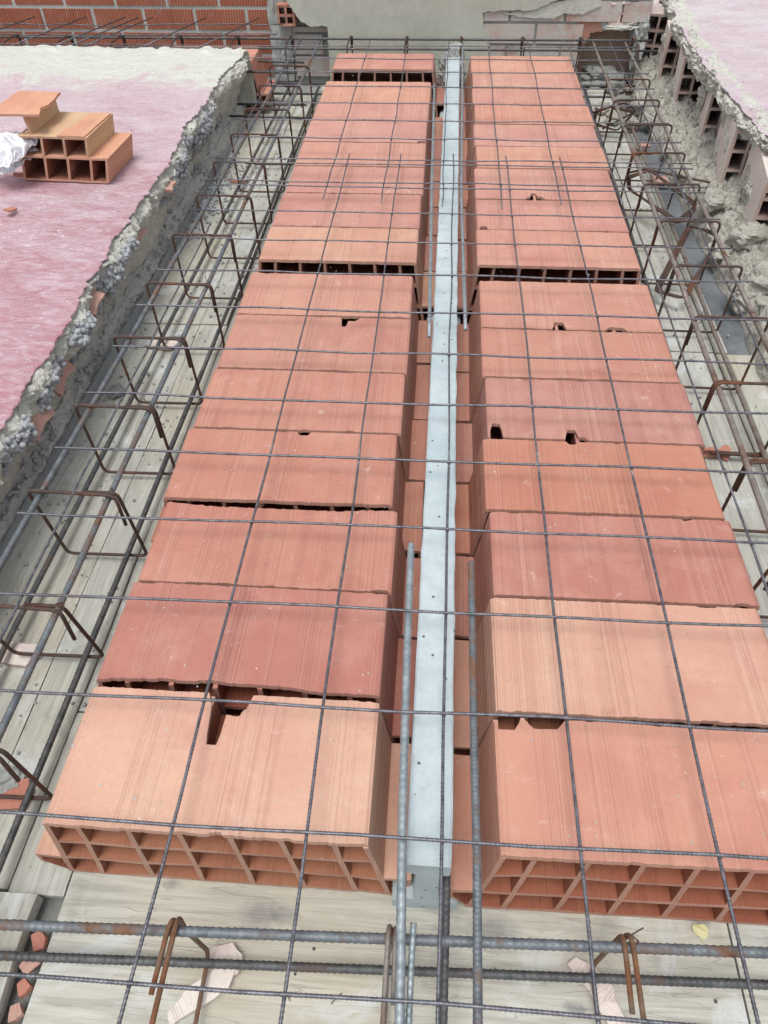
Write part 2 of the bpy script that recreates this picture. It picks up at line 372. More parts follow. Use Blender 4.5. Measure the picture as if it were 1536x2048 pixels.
# ------------------------------------------------------------------ hollow blocks
T = .0092
def grid_extrude(mb, cols, rows, warp, solid, y0, y1, outer=None):
    """cols/rows: boundary lists; solid(i,j) tells walls from cells; warp(c,z)->x ; y0,y1: functions of (x,z)"""
    nc, nr = len(cols)-1, len(rows)-1
    idx = {}
    def v(i, j, e):
        key = (i, j, e)
        if key not in idx:
            x = warp(cols[i], rows[j]); z = rows[j]; idx[key] = len(mb.v); mb.v.append((x, (y1 if e else y0)(x, z), z))
        return idx[key]
    def sol(i, j): return 0 <= i < nc and 0 <= j < nr and solid(i, j)
    for i in range(nc):
        for j in range(nr):
            if not sol(i, j): continue
            mb.f.append((v(i, j, 0), v(i+1, j, 0), v(i+1, j+1, 0), v(i, j+1, 0)))
            mb.f.append((v(i, j, 1), v(i, j+1, 1), v(i+1, j+1, 1), v(i+1, j, 1)))
            hole = lambda a, b_: 0 <= a < nc and 0 <= b_ < nr and not (i in (0, nc-1) and False)
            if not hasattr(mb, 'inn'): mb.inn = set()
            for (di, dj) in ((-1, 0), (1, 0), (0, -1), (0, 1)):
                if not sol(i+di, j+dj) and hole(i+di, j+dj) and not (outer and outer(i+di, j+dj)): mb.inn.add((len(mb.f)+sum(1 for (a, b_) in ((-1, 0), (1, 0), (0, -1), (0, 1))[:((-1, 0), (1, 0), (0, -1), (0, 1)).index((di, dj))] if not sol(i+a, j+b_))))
            if not sol(i-1, j): mb.f.append((v(i, j, 0), v(i, j+1, 0), v(i, j+1, 1), v(i, j, 1)))
            if not sol(i+1, j): mb.f.append((v(i+1, j, 0), v(i+1, j, 1), v(i+1, j+1, 1), v(i+1, j+1, 0)))
            if not sol(i, j-1): mb.f.append((v(i, j, 0), v(i, j, 1), v(i+1, j, 1), v(i+1, j, 0)))
            if not sol(i, j+1): mb.f.append((v(i, j+1, 0), v(i+1, j+1, 0), v(i+1, j+1, 1), v(i, j+1, 1)))

H = .24; WT = .256; WB = .292; LIP = .325       # half widths: top, base, lip
def halfw(z): return WT+(WB-WT)*(1-z/H)**1.15
def lipw(z):
    if z < .055: return WB-.004+(LIP-WB+.004)*(z/.055)
    return LIP
def floor_block(L, notchF, notchB, seed):
    """block centred at x=0, from y=-L/2 to L/2; notches: list of (x, halfwidth, depth)"""
    mb = MB()
    # body: columns as u in [-1,1] scaled by the half width, plus the two lips beyond
    t = T/.27; u = [-1-2e-1, -1-1e-1, -1, -1+t]
    webs = [-.785, -.471, -.157, .157, .471, .785]
    for w_ in webs: u += [w_-t/2, w_+t/2]
    u += [1-t, 1, 1+1e-1, 1+2e-1]
    rows = [0, T, .055, .074, .074+T, .152, .152+T, H-T-.0006]
    def warp(c, z):
        if c <= -1-1.5e-1: return -lipw(z)
        if c <= -1-.5e-1: return -max(lipw(z)-.007, halfw(z)+.0015)
        if c >= 1+1.5e-1: return lipw(z)
        if c >= 1+.5e-1: return max(lipw(z)-.007, halfw(z)+.0015)
        return c*halfw(z)
    nc = len(u)-1
    wallc = {2, nc-3} | {4+2*i for i in range(6)}
    def solid(i, j):
        if i in (0, 1, nc-2, nc-1):
            if j > 3: return False
            if j == 3: return True
            if i in (0, nc-1): return True
            return j == 0
        if j in (0, 3, 5): return True
        return i in wallc
    ef = lambda x, z: -L/2+.003+.004*nz(x*22+seed, z*22, 1)
    eb = lambda x, z: L/2-.003+.004*nz(x*22+seed, z*22, 7)
    def dn(x, ns): return max([0]+[d*max(0, min(1, 1.35*(1-abs((x-cx)/hw)**2.2)+.25*nz(x*130, seed))) for cx, hw, d in ns])
    grid_extrude(mb, u, rows, warp, solid, ef, eb, outer=lambda i, j: j > 3 and i in (0, 1, nc-2, nc-1))
    # top plate with ragged ends
    xs = [-1+2*i/180 for i in range(181)]
    for cx, hw, d in notchF+notchB: xs += [max(-1, min(1, (cx+hw*q)/WT)) for q in (-1.02, -.95, -.8, .8, .95, 1.02)]
    xs = sorted(set(round(x, 4) for x in xs)); n = len(xs)
    def rag(x, s):
        a = nz(x*14+s, s*3.1); b_ = min(.22, max(0, nz(x*27, s*1.7)-.12))
        return .0035*a+.017*b_*b_*6*(.5+.5*nz(x*5, s))+.0012*nz(x*190, s)+.0015*nz(x*70, s+2)
    b = len(mb.v)
    for X in xs:
        for z in (H-T, H):
            x = X*halfw(z)
            rr = .0; yf = -L/2+abs(rag(x, seed))+dn(x, notchF); yb = L/2-abs(rag(x, seed+9))-dn(x, notchB)
            if z == H: yf += .0012; yb -= .0012
            zz = z-(.004*max(0, (abs(X)-.975)/.025) if z == H else 0)
            mb.v.append((x, yf, zz)); mb.v.append((x, yb, zz))
    for i in range(n-1):
        o = b+i*4; q = o+4
        mb.f += [(o+2, q+2, q+3, o+3), (o, o+1, q+1, q), (o, q, q+2, o+2), (o+1, o+3, q+3, q+1)]
    o = b+(n-1)*4
    mb.f += [(b, b+2, b+3, b+1), (o, o+1, o+3, o+2)]
    return mb

def srgb(r, g, b):
    return tuple(((v/255+.055)/1.055)**2.4 if v > 10 else v/255/12.92 for v in (r, g, b))
GAIN = .80
def tint(c):
    a = srgb(*c); l = .3*a[0]+.5*a[1]+.2*a[2]; q = [(v*.76+l*.24)*GAIN for v in a]; return (q[0]*1.04, q[1]*1.08, q[2]*.98, 1)
Lrow = [(.200, .441, (236, 178, 154)), (.451, .674, (204, 124, 112)), (.676, .897, (212, 134, 116)), (.909, 1.145, (214, 138, 118)), (1.148, 1.388, (214, 140, 122)),
        (1.391, 1.651, (212, 142, 126)), (1.656, 1.893, (220, 150, 132)), (1.975, 2.207, (228, 166, 142)), (2.210, 2.473, (218, 150, 138)), (2.478, 2.716, (220, 152, 140)),
        (2.719, 2.957, (224, 156, 138)), (2.962, 3.200, (222, 156, 146)), (3.204, 3.431, (222, 154, 144)), (3.434, 3.730, (232, 164, 140)), (3.915, 4.178, (222, 150, 136))]  # far tints in both rows are paler, with distance haze painted in
Rrow = [(.205, .433, (226, 152, 130)), (.440, .684, (228, 166, 144)), (.688, .912, (206, 130, 116)), (.916, 1.148, (214, 136, 110)), (1.151, 1.387, (206, 138, 128)),
        (1.391, 1.618, (214, 142, 124)), (1.622, 1.882, (218, 148, 130)), (1.973, 2.215, (224, 154, 136)), (2.218, 2.451, (224, 154, 142)), (2.456, 2.723, (224, 156, 142)),
        (2.728, 2.943, (228, 160, 138)), (2.947, 3.186, (224, 158, 146)), (3.191, 3.438, (230, 158, 136)), (3.442, 3.648, (224, 156, 142)), (3.651, 3.885, (224, 160, 146)), (3.888, 4.156, (230, 162, 140))]
NB = {  # (row, index) -> (front notches, back notches), x relative to block centre
 ('L', 0): ([], [(-.005, .040, .040), (-.020, .017, .095)]),
 ('L', 1): ([(-.05, .20, .007)], []), ('L', 3): ([], [(.03, .018, .012)]), ('L', 4): ([], []),
 ('L', 5): ([], [(.080, .028, .018), (.066, .011, .048)]), ('L', 2): ([], [(-.02, .22, .008)]),
 ('R', 4): ([(-.235, .017, .050), (-.055, .017, .036), (-.04, .024, .010)], []), ('R', 3): ([], [(-.045, .012, .010)]),
 ('R', 6): ([(-.035, .020, .036), (.125, .032, .018)], []), ('R', 0): ([], [(-.235, .025, .022), (-.17, .035, .018)]),
 ('R', 8): ([(-.235, .015, .022)], []), ('R', 9): ([(-.04, .036, .022), (-.045, .014, .050)], []), ('L', 11): ([(.24, .02, .02)], []),
}
ordn = ['first', 'second', 'third', 'fourth', 'fifth', 'sixth', 'seventh', 'eighth', 'ninth', 'tenth', 'eleventh', 'twelfth', 'thirteenth', 'fourteenth', 'fifteenth', 'sixteenth']
special = {
 ('L', 0): 'pale orange hollow clay block at the front of the left row, chipped back edge',
 ('L', 1): 'dark red hollow clay block second in the left row behind the pale orange one',
 ('L', 5): 'hollow clay block sixth in the left row with a T-shaped hole in its back edge',
 ('L', 3): 'hollow clay block fourth in the left row with a small chip at its back edge',
 ('L', 7): 'hollow clay block eighth in the left row, yellowish front with open cells showing',
 ('L', 13): 'hollow clay block fourteenth in the left row, before the wide gap near the wall',
 ('L', 14): 'farthest hollow clay block of the left row, set apart near the wall with open cells',
 ('R', 0): 'hollow clay block nearest the camera right of the beam, cell openings facing front',
 ('R', 1): 'pale orange hollow clay block second in the right row',
 ('R', 2): 'dark red hollow clay block third in the right row',
 ('R', 4): 'purplish hollow clay block fifth in the right row with two dark holes',
 ('R', 6): 'hollow clay block seventh in the right row, triangular hole at front edge',
 ('R', 7): 'hollow clay block eighth in the right row, open dark cells facing the gap before it',
 ('R', 8): 'hollow clay block ninth in the right row, small hole at front left corner',
 ('R', 9): 'hollow clay block tenth in the right row, black hole in front edge',
 ('R', 15): 'farthest hollow clay block of the right row, touching the back wall side',
}
SPECNOTE = {}
for side, row, cx in (('L', Lrow, -.3665), ('R', Rrow, .346)):
    for i, (a, b, c) in enumerate(row):
        nf, nb = NB.get((side, i), ([], []))
        nm = floor_block(b-a, nf, nb, i*3.7+(50 if side == 'R' else 0))
        if i == 0:
            q = .016 if side == 'R' else .006
            nm.v = [(x, y-q*(1-z/H) if y < 0 else y, z) for x, y, z in nm.v]
        o = nm.build('hollow_block', M['terra'], mat2=M['terra_in_shade'])
        jx = rnd(-.006, .006)
        if side == 'L' and i in (3,): jx = -.010
        if i == 0: jx = 0
        o.location = (cx+jx, (a+b)/2, .0015+rnd(0, .003)); o.rotation_euler = (0, 0, R(.45+rnd(-.35, .35)))
        if i < 1: o.rotation_euler = (0, 0, R(.9 if side == 'R' else .3))
        o.color = tint(c)
        lab = special.get((side, i), 'terracotta hollow floor block, %s from the front in the %s row' % (ordn[i], 'left' if side == 'L' else 'right'))
        tag(o, lab, 'hollow block', 'hollow clay blocks in the row %s of the beam' % ('left' if side == 'L' else 'right'))
# one more of the neighbouring bay, behind the left slab
o = floor_block(.24, [], [], 91).build('hollow_block', M['terra']); o.location = (-1.30, 4.10, .018); o.color = tint((226, 150, 128))
tag(o, 'orange hollow clay block poking out behind the far corner of the left slab', 'hollow block')

# ------------------------------------------------------------------ precast beam
prof = [(-.056, 0.001), (.056, .001), (.056, .036), (.048, .044), (.020, .056), (.018, .192), (.0345, .200), (.0345, .237), (.031, .240), (-.031, .240), (-.0345, .237), (-.0345, .200), (-.018, .192), (-.020, .056), (-.048, .044), (-.056, .036)]
mb = MB(); n = len(prof); NS = 150; Y0, Y1 = .181, 4.13
for s_ in range(NS+1):
    y = Y0+(Y1-Y0)*s_/NS
    for q, (x, z) in enumerate(prof):
        dx = .0022*nz(y*16, q*2.3) if s_ else 0
        if q in (6, 7, 8): dx += .0028*nz(y*9, 4)
        mb.v.append((x+dx, y+(.0 if s_ else .002*nz(x*40, z*40)), z+(.0008*nz(y*11, x*30, 3) if z > .2 else 0)))
for s_ in range(NS):
    for q in range(n):
        q2 = (q+1) % n; o_ = s_*n; mb.f.append((o_+q, o_+q2, o_+n+q2, o_+n+q))
mb.f.append(tuple(reversed(range(n)))); mb.f.append(tuple(NS*n+q for q in range(n)))
beam = mb.build('precast_beam', M['beam']); beam.location = (-.0165, 0, 0); beam.rotation_euler = (0, 0, R(-.12))
tag(beam, 'long pale grey precast concrete joist running between the two rows of clay blocks', 'beam')
# mortar lump at its far end
def lump(name, mat, c, r, seed=0, amp=.35, parent=None, nu=28, nv=20, freq=2.2, flat=0):
    m = MB()
    for i in range(nv+1):
        th = math.pi*i/nv
        for j in range(nu):
            ph = 2*math.pi*j/nu; d = Vector((math.sin(th)*math.cos(ph), math.sin(th)*math.sin(ph), math.cos(th)))
            a = 1+amp*.8*fb(d.x*freq*.8+seed, d.y*freq*.8, d.z*freq*.8, 3)+.09*fb(d.x*7+seed, d.y*7, d.z*7, 4)+.10*(noise.cell(Vector((d.x*2+seed, d.y*2, d.z*2)))-.5)
            p = Vector((d.x*r[0]*a, d.y*r[1]*a, d.z*r[2]*a))
            m.v.append(tuple(p))
    for i in range(nv):
        for j in range(nu):
            j2 = (j+1) % nu; m.f.append((i*nu+j, (i+1)*nu+j, (i+1)*nu+j2, i*nu+j2))
    o = m.build(name, mat, parent); o.location = c; return o
o = lump('mortar_lump', M['mortar_grey'], (-.015, 4.20, .15), (.085, .07, .12), 3)
tag(o, 'rough grey mortar lump packed round the far end of the precast beam', 'mortar')

# ------------------------------------------------------------------ back walls
wl = thing('brick_wall', 'red grooved brick wall with grey mortar at the far left', 'wall', (0, 0, 0))
MB().box(-3.9, -1.035, 4.6125, 4.80, -.02, 1.0).build('mortar', M['mortar_pale'], wl)
zj = [.0, .115, .232, .347, .462, .577, .692, .807]
def brick_x(row): return {2: [-2.55+.0], 3: [-2.40]}.get(row, [-2.5])
for r_ in range(7):
    z0, z1 = zj[r_]+.009, zj[r_+1]-.009
    off = {0: .0, 1: .15, 2: .0, 3: .15, 4: .0, 5: .15, 6: 0}[r_]
    x = -3.87+off-.012
    while x < -1.06:
        x1 = min(x+.281, -1.06)
        if x1-x > .05:
            m = MB(); d = rnd(-.002, .003); a = [(x, z0), (x1, z0), (x1, z1), (x, z1)]
            m.box(-(x1-x)/2, (x1-x)/2, -.011+d, .0, -(z1-z0)/2, (z1-z0)/2)
            o = m.build('brick', M['brick_red'], wl); o.location = ((x+x1)/2, 4.619, (z0+z1)/2); o.rotation_euler = (0, R(rnd(-.4, .4)), 0)
        x += .300
# smeared mortar column between the two walls
m = MB(); m.grid(90, 22, lambda u, v: (-1.065+.145*v+.012*nz(u*14, v*3), 4.60-.030*math.sin(math.pi*v)**.6-.012*fb(u*12, v*5, 3), u*1.0-.01), flip=True)
o = m.build('mortar_column', M['mortar_grey'], smooth=True); tag(o, 'rough vertical mortar strip where the brick wall meets the rendered wall', 'mortar')

w2 = thing('rendered_wall', 'cement rendered back wall with broken edges showing dusty bricks', 'wall')
MB().box(-.93, -.71, 4.60, 4.80, -.02, .384).build('mortar', M['mortar_dark'], w2)
MB().box(-.7095, .70, 4.528, 4.80, -.02, 1.0).build('mortar', M['mortar_grey'], w2)
MB().box(.7005, 1.05, 4.62, 4.80, -.02, .27).build('mortar', M['rust_clay'], w2)
MB().box(.7005, 1.05, 4.528, 4.80, .2705, 1.0).build('mortar', M['mortar_grey'], w2)
MB().box(-.93, -.7105, 4.52, 4.80, .385, 1.0).build('mortar', M['mortar_grey'], w2)
def brick_row(x0, x1, z0, z1, Y, L, mat, par, off=0, skip=()):
    x = x0-off; i = 0
    while x < x1:
        a, b = max(x, x0), min(x+L-.014, x1)
        if b-a > .03 and i not in skip:
            o = MB().box(-(b-a)/2, (b-a)/2, -.010+rnd(-.004, .002), 0, -(z1-z0)/2, (z1-z0)/2).build('brick', mat, par)
            o.location = ((a+b)/2, Y, (z0+z1)/2)
        x += L; i += 1
for r_, (z0, z1) in enumerate(((.012, .115), (.127, .225), (.238, .262))): brick_row(-.925, -.715, z0, z1, 4.599, .30, M['brick_dusty'], w2, .12*(r_ % 2))
for r_, (z0, z1) in enumerate(((.0, .09), (.104, .195), (.209, .30), (.314, .405), (.419, .51))): brick_row(.15, .70 if z0 < .29 else 1.045, z0, z1, 4.527, .30, M['brick_dusty'], w2, .15*(r_ % 2))
def ragged(pts, amp=.006, step=.012, seed=0):
    out = []
    for (a, b) in zip(pts, pts[1:]+pts[:1]):
        L = math.hypot(b[0]-a[0], b[1]-a[1]); k_ = max(1, int(L/step))
        for i in range(k_):
            t = i/k_; x = a[0]+(b[0]-a[0])*t; y = a[1]+(b[1]-a[1])*t
            out.append((x+amp*fb(x*40, y*40, seed), y+amp*fb(x*40, y*40, seed+9)))
    return out
def wp(x, y, Y=4.50): p = aty(x, y, Y); return (p.x, p.z)
# render coat, extruded along y: polygon in (x,z)
def wall_plate(name, pts, Y0_, Y1_, mat, par, **kw):
    P_ = ragged(pts, **kw); MM = Matrix(((1, 0, 0, 0), (0, 0, -1, 0), (0, 1, 0, 0), (0, 0, 0, 1)))
    return MB().prism(P_, -Y1_, -Y0_, MM).build(name, mat, par)
pts = [(-.712, -.01), (.20, -.01), wp(978, 108), wp(980, 78), wp(966, 48), wp(966, 24), wp(1015, 20), wp(1065, 22), wp(1095, 8), (.62, .44), (.80, .55), (1.1, .75), (1.1, .98), (-.93, .98), (-.93, .395), (-.86, .305), (-.80, .285), (-.716, .285)]
wall_plate('render_coat', pts, 4.500, 4.532, M['plaster'], w2, amp=.007)
pts = [wp(1000, 27), wp(1062, 24), wp(1098, 9), wp(1200, -14), wp(1204, 12), wp(1165, 30), wp(1128, 28), wp(1110, 38), wp(1060, 36), wp(1030, 33)]
wall_plate('render_coat', pts, 4.508, 4.526, M['mortar'], w2, amp=.006)
pts = [wp(1168, 36), wp(1200, 30), wp(1206, 66), wp(1182, 70), wp(1174, 88), wp(1150, 86), wp(1152, 60)]
wall_plate('broken_clay', pts, 4.525, 4.60, M['terra_frag'], w2, amp=.008)
# hollow bricks seen end-on in the wall
def cell_block(w_, h_, l_, nx_, nz_, t=.009, jit=.0):
    mb = MB(); cols = [0]; 
    for i in range(nx_): a = i*(w_-t)/nx_; cols += [a+t, a+(w_-t)/nx_]
    cols.append(w_); cols = sorted(set(round(c, 5) for c in cols))
    rows = []
    for j in range(nz_): a = j*(h_-t)/nz_; rows += [a, a+t]
    rows += [h_-t, h_]; rows = sorted(set(round(c, 5) for c in rows))
    cols = []
    for i in range(nx_): a = i*(w_-t)/nx_; cols += [a, a+t]
    cols += [w_-t, w_]
    sd_ = rnd(0, 99)
    grid_extrude(mb, cols, rows, lambda c, z: c-w_/2, lambda i, j: i % 2 == 0 or j % 2 == 0,
                 lambda x, z: jit*nz(x*30+sd_, z*30), lambda x, z: l_)
    return mb
o = cell_block(.098, .10, .12, 2, 2, .012, .012).build('hollow_brick', M['terra_frag'], w2, mat2=M['terra_cell_shade']); o.location = (-.945, 4.515, .282)
o = cell_block(.150, .105, .12, 3, 2, .012, .02).build('hollow_brick', M['terra_old'], w2, mat2=M['terra_cell_shade']); o.location = (.905, 4.515, .300)
lump('mortar_lump', M['mortar'], (.90, 4.525, .288), (.09, .03, .014), 8, .5, w2)
lump('mortar_lump', M['mortar_grey'], (1.02, 4.56, .22), (.04, .08, .12), 22, .6, w2)
lump('mortar_lump', M['mortar_dark'], (.86, 4.58, .03), (.14, .10, .05), 23, .6, w2)

# ------------------------------------------------------------------ left slab
def interp(tab, y):
    if y <= tab[0][0]: return tab[0][1]
    for (a, p), (b, q) in zip(tab, tab[1:]):
        if y <= b: return p+(q-p)*(y-a)/(b-a)
    return tab[-1][1]
ZL = .32
edge_px = [(-110, 1000), (0, 850), (70, 742), (110, 680), (150, 610), (195, 530), (245, 452), (285, 392), (350, 300), (362, 262), (400, 215), (425, 175), (455, 135), (478, 118)]
etab = sorted((at(x, y, ZL).y, at(x, y, ZL).x) for x, y in edge_px)
def eL(y): return interp(etab, y)+.016*fb(y*7, 2, 0, 5)
YN, YF = -.5, 3.93
slab = thing('concrete_slab', 'left floor slab with red coating and a broken concrete edge', 'slab')
def memb(u, v):
    y = YN+(YF-YN)*u; xe = eL(y)+.006+.012*fb(y*45, 8, 0, 3)
    yy = y+(.03*fb(v*30, 2, 5)*max(0, (u-.97)/.03))
    x = xe-(2.9)*v**1.8
    drop = .004*max(0, 1-v*60)
    z = ZL+.0035*fb(x*9, y*14, 1, 5)+.010*nz(x*1.7, y*1.7)+(.018*max(0, fb(x*14, 3, 9)) if u > .985 else 0)-drop
    return (x, yy, z)
MB().grid(420, 130, memb, flip=False).build('coating', M['pinkL'], slab, smooth=True)
bands = [(0.03, .310), (.046, .296), (.050, .276), (.036, .258), (.028, .245), (.015, .225), (0.0, .20), (-.015, .175), (-.035, .145), (-.05, .115), (-.062, .085), (-.07, .06)]
def edgef(u, v):
    y = YN+(YF+.02-YN)*u; xe = eL(min(y, YF))
    t = v*(len(bands)); 
    if t < 1: dx, z = -.03+(bands[0][0]+.03)*t*.9, ZL-.004+(bands[0][1]-ZL+.004)*t
    else:
        t -= 1; i = min(int(t), len(bands)-2); fr = min(1, t-i)
        dx = bands[i][0]*(1-fr)+bands[i+1][0]*fr; z = bands[i][1]*(1-fr)+bands[i+1][1]*fr
    rim = .5+.5*math.sin(y*5.3+1)
    x = xe-.022+dx*(.75+.45*nz(y*2.3, 7))+(.022*fb(y*10, z*14, 2, 5)+.010*fb(y*42, z*55, 12, 4)+.006*nz(y*110, z*110, 3))*min(1, v*8)
    cav = max(0, nz(y*4.2, z*6, 11)-.05)*(.055 if .15 < v < .9 else 0)
    base = -1.150+.02*nz(y*2, 5)
    x = x-cav
    if v > .5: x = x*(1-(v-.5)*1.2)+min(x, base)*((v-.5)*1.2)
    z += (.010*fb(y*16, v*7, 4)+.005*fb(y*60, v*30, 14))*min(1, v*8)
    return (x, y, z)
MB().grid(900, 60, edgef, flip=True).build('screed_edge', M['mortar'], slab)
def farf(u, v):
    x = -3.9+(eL(3.9)+3.9+.02)*u
    return (x, YF-.01+.05*math.sin(v*1.5)+.012*fb(x*14, v*3, 1), ZL-.004-.26*v+.006*fb(x*20, v*8, 3)+.012*max(0, fb(x*14, 3, 9))*(1-v))
MB().grid(300, 14, farf, flip=False).build('screed_edge', M['mortar'], slab, smooth=True)
MB().box(-3.9, -1.26, -.5, 3.92, -.03, .30).build('core', M['mortar_dark'], slab)
# mortar ledge and form edge at the slab foot
def ledgef(u, v):
    y = YN+(4.3-YN)*u
    prof_ = [(-1.24, .12), (-1.17, .088), (-1.13, .064), (-1.108, .046), (-1.104, .0)]
    t = v*4; i = min(3, int(t)); fr = t-i
    x = prof_[i][0]*(1-fr)+prof_[i+1][0]*fr; z = prof_[i][1]*(1-fr)+prof_[i+1][1]*fr
    s_ = 1 if v < .95 else 0
    return (x+(.010*fb(y*9, v*3, 6)+.006*fb(y*40, v*12, 6))*s_+.012*nz(y*1.3, 2), y, z+(.014*fb(y*8, v*6, 2)+.007*fb(y*40, v*16, 5)+.006*noise.cell(Vector((y*13, v*4, 2))))*s_)
MB().grid(760, 30, ledgef).build('mortar_ledge', M['mortar_pale'], slab)
o = MB().box(-1.094, -1.084, -.5, 2.05, .002, .038).build('form_board', M['sideboard']); tag(o, 'dark narrow board standing on edge along the foot of the left slab, near length', 'board')
o = MB().box(-1.096, -1.087, 2.055, 3.5, .002, .030).build('form_board', M['sideboard']); tag(o, 'dark narrow board on edge at the foot of the left slab, far length', 'board')

# expanded clay pebbles
import bmesh
def ico(sub):
    b = bmesh.new(); bmesh.ops.create_icosphere(b, subdivisions=sub, radius=1); v = [tuple(x.co) for x in b.verts]; f = [tuple(q.index for q in x.verts) for x in b.faces]; b.free(); return v, f
I2 = ico(2); I1 = ico(1)
def pebbles(mb, c, rad, n, r0, r1, src=I2, front=True):
    for _ in range(n):
        d = Vector((random.gauss(0, 1), random.gauss(0, 1), random.gauss(0, 1))).normalized()*rnd(.72, 1.0)
        p = Vector(c)+Vector((d.x*rad[0], d.y*rad[1], d.z*rad[2])); r_ = rnd(r0, r1); b = len(mb.v)
        sx, sy, sz = rnd(.85, 1.1), rnd(.85, 1.1), rnd(.8, 1.)
        for v in src[0]: mb.v.append((p.x+v[0]*r_*sx, p.y+v[1]*r_*sy, p.z+v[2]*r_*sz))
        mb.f += [tuple(b+q for q in f) for f in src[1]]
pm = MB()
def face_pebbles(y0, y1, v0, v1, n_, r0=.0062, r1=.0098):
    n_ = int(n_*1.35)
    for _ in range(n_):
        a, b_ = rnd(0, 1), rnd(0, 1); y = y0+(y1-y0)*a; v = v0+(v1-v0)*b_
        if nz(y*16, v*5, 9) < -.28+.9*(abs(a-.5)*2)**4: continue
        p = edgef((y-YN)/(YF+.02-YN), v); r_ = rnd(r0, r1); b = len(pm.v)
        q = (p[0]+rnd(-.004, .018)*math.sin(math.pi*b_)+.002, p[1], p[2]+rnd(-.004, .004))
        for w_ in I2[0]: pm.v.append((q[0]+w_[0]*r_, q[1]+w_[1]*r_*rnd(.97, 1.0), q[2]+w_[2]*r_*.93))
        pm.f.extend(tuple(b+z_ for z_ in f) for f in I2[1])
for (y0, y1, v0, v1, n_) in ((2.95, 3.32, .22, .80, 620), (2.60, 2.95, .22, .72, 460), (2.40, 2.58, .30, .62, 130), (1.70, 2.02, .20, .72, 420), (1.42, 1.60, .20, .66, 200), (1.20, 1.38, .22, .72, 240), (.98, 1.12, .2, .6, 130), (.50, .93, .24, .82, 520)):
    face_pebbles(y0, y1, v0, v1, n_)
p = at(428, 238, .12); pebbles(pm, p, (.04, .06, .04), 60, .006, .0095)
for _ in range(420):
    y = rnd(.4, 3.4); x = rnd(-1.16, -1.10)
    if nz(y*2.3, 31) < -.05: continue
    r_ = rnd(.004, .009); b = len(pm.v)
    z = .05+(-x-1.10)*.62+r_*.6
    for w_ in I1[0]: pm.v.append((x+w_[0]*r_, y+w_[1]*r_, z+w_[2]*r_))
    pm.f.extend(tuple(b+z_ for z_ in f) for f in I1[1])
pm.build('clay_pebbles', M['pebble'], slab, smooth=True, kind='stuff')

def shard(poly, th, mat, loc, rot, name, parent=None, bend=0):
    """curved broken piece of clay"""
    m = MB(); P_ = ragged(poly, amp=.0025, step=.012, seed=rnd(0, 50)); m.prism(P_, -th/2, th/2)
    if bend: m.v = [(x, y, z+bend*(x*x)) for x, y, z in m.v]
    o = m.build(name, mat, parent); o.location = loc; o.rotation_euler = tuple(R(a) for a in rot); return o
for y, v, w_, l_, rx, ry in ((1.66, .34, .06, .11, 8, 20), (1.36, .50, .085, .15, -4, 52), (1.17, .52, .07, .12, 6, 60), (2.45, .30, .06, .08, 2, 6), (2.16, .46, .05, .06, 30, 55), (.86, .60, .05, .05, 10, 62)):
    p = edgef((y-YN)/(YF+.02-YN), v)
    shard([(-w_/2, -l_/2), (w_/2, -l_/2*.7), (w_/2*.7, l_/2*.2), (w_/2*.9, l_/2), (-w_/2*.8, l_/2)], .010, M['terra_frag2'], (p[0]+.006, p[1], p[2]), (rx, ry, 0), 'brick_fragment', slab, bend=-1.5)

# ------------------------------------------------------------------ right slab
ZR = .372
er_px = [(1304, -60), (1325, -20), (1340, 12), (1358, 55), (1388, 102), (1410, 135), (1438, 170), (1463, 200), (1503, 245), (1536, 275), (1600, 340), (1700, 470)]
rtab = sorted((at(x, y, ZR).y, at(x, y, ZR).x) for x, y in er_px)
def eR(y): return interp(rtab, y)+.02*fb(y*6, 22, 0, 5)
sr = thing('concrete_slab', 'right floor slab, higher, with faded pink coating over broken hollow blocks', 'slab')
YR0, YR1 = .2, 5.9
def memr(u, v):
    y = YR0+(YR1-YR0)*u; xe = eR(y)+.006*fb(y*45, 8, 0, 3); x = xe+2.4*v**1.8
    return (x, y, ZR+.004*fb(x*9, y*12, 4, 5)+.010*nz(x*1.7, y*1.7)+.006)
MB().grid(380, 110, memr, flip=True).build('coating', M['pinkR'], sr, smooth=True)
def rimr(u, v):
    y = YR0+(YR1-YR0)*u; xe = eR(y)
    pr = [(.11, .0), (.080, .008), (.05, .010), (.025, .006), (.006, -.002), (.0, -.012), (.0, -.028), (.006, -.042), (.016, -.050), (.02, -.074), (.04, -.08), (.07, -.085)]
    t = v*11; i = min(10, int(t)); fr = t-i
    dx = pr[i][0]*(1-fr)+pr[i+1][0]*fr; dz = pr[i][1]*(1-fr)+pr[i+1][1]*fr
    s_ = 1 if v > .15 else v/.15
    big = nz(y*3.1, 17); dz *= 1+.7*big*(1 if v > .5 else 0)
    x = xe+dx+(.022*fb(y*9, v*5, 31, 5)+.012*fb(y*38, v*16, 5, 4)+.006*nz(y*110, v*50, 3)+.010*noise.cell(Vector((y*16, v*5, 0))))*s_
    z = ZR+dz+(.012*fb(y*11, v*6, 41, 5)+.008*fb(y*45, v*20, 5, 4)+.005*noise.cell(Vector((y*19, v*7, 9))))*s_
    return (x, y, z)
MB().grid(900, 56, rimr, flip=True).build('screed_edge', M['mortar'], sr)
MB().box(1.26, 3.6, .2, 5.9, -.03, .350).build('core', M['mortar_dark'], sr)
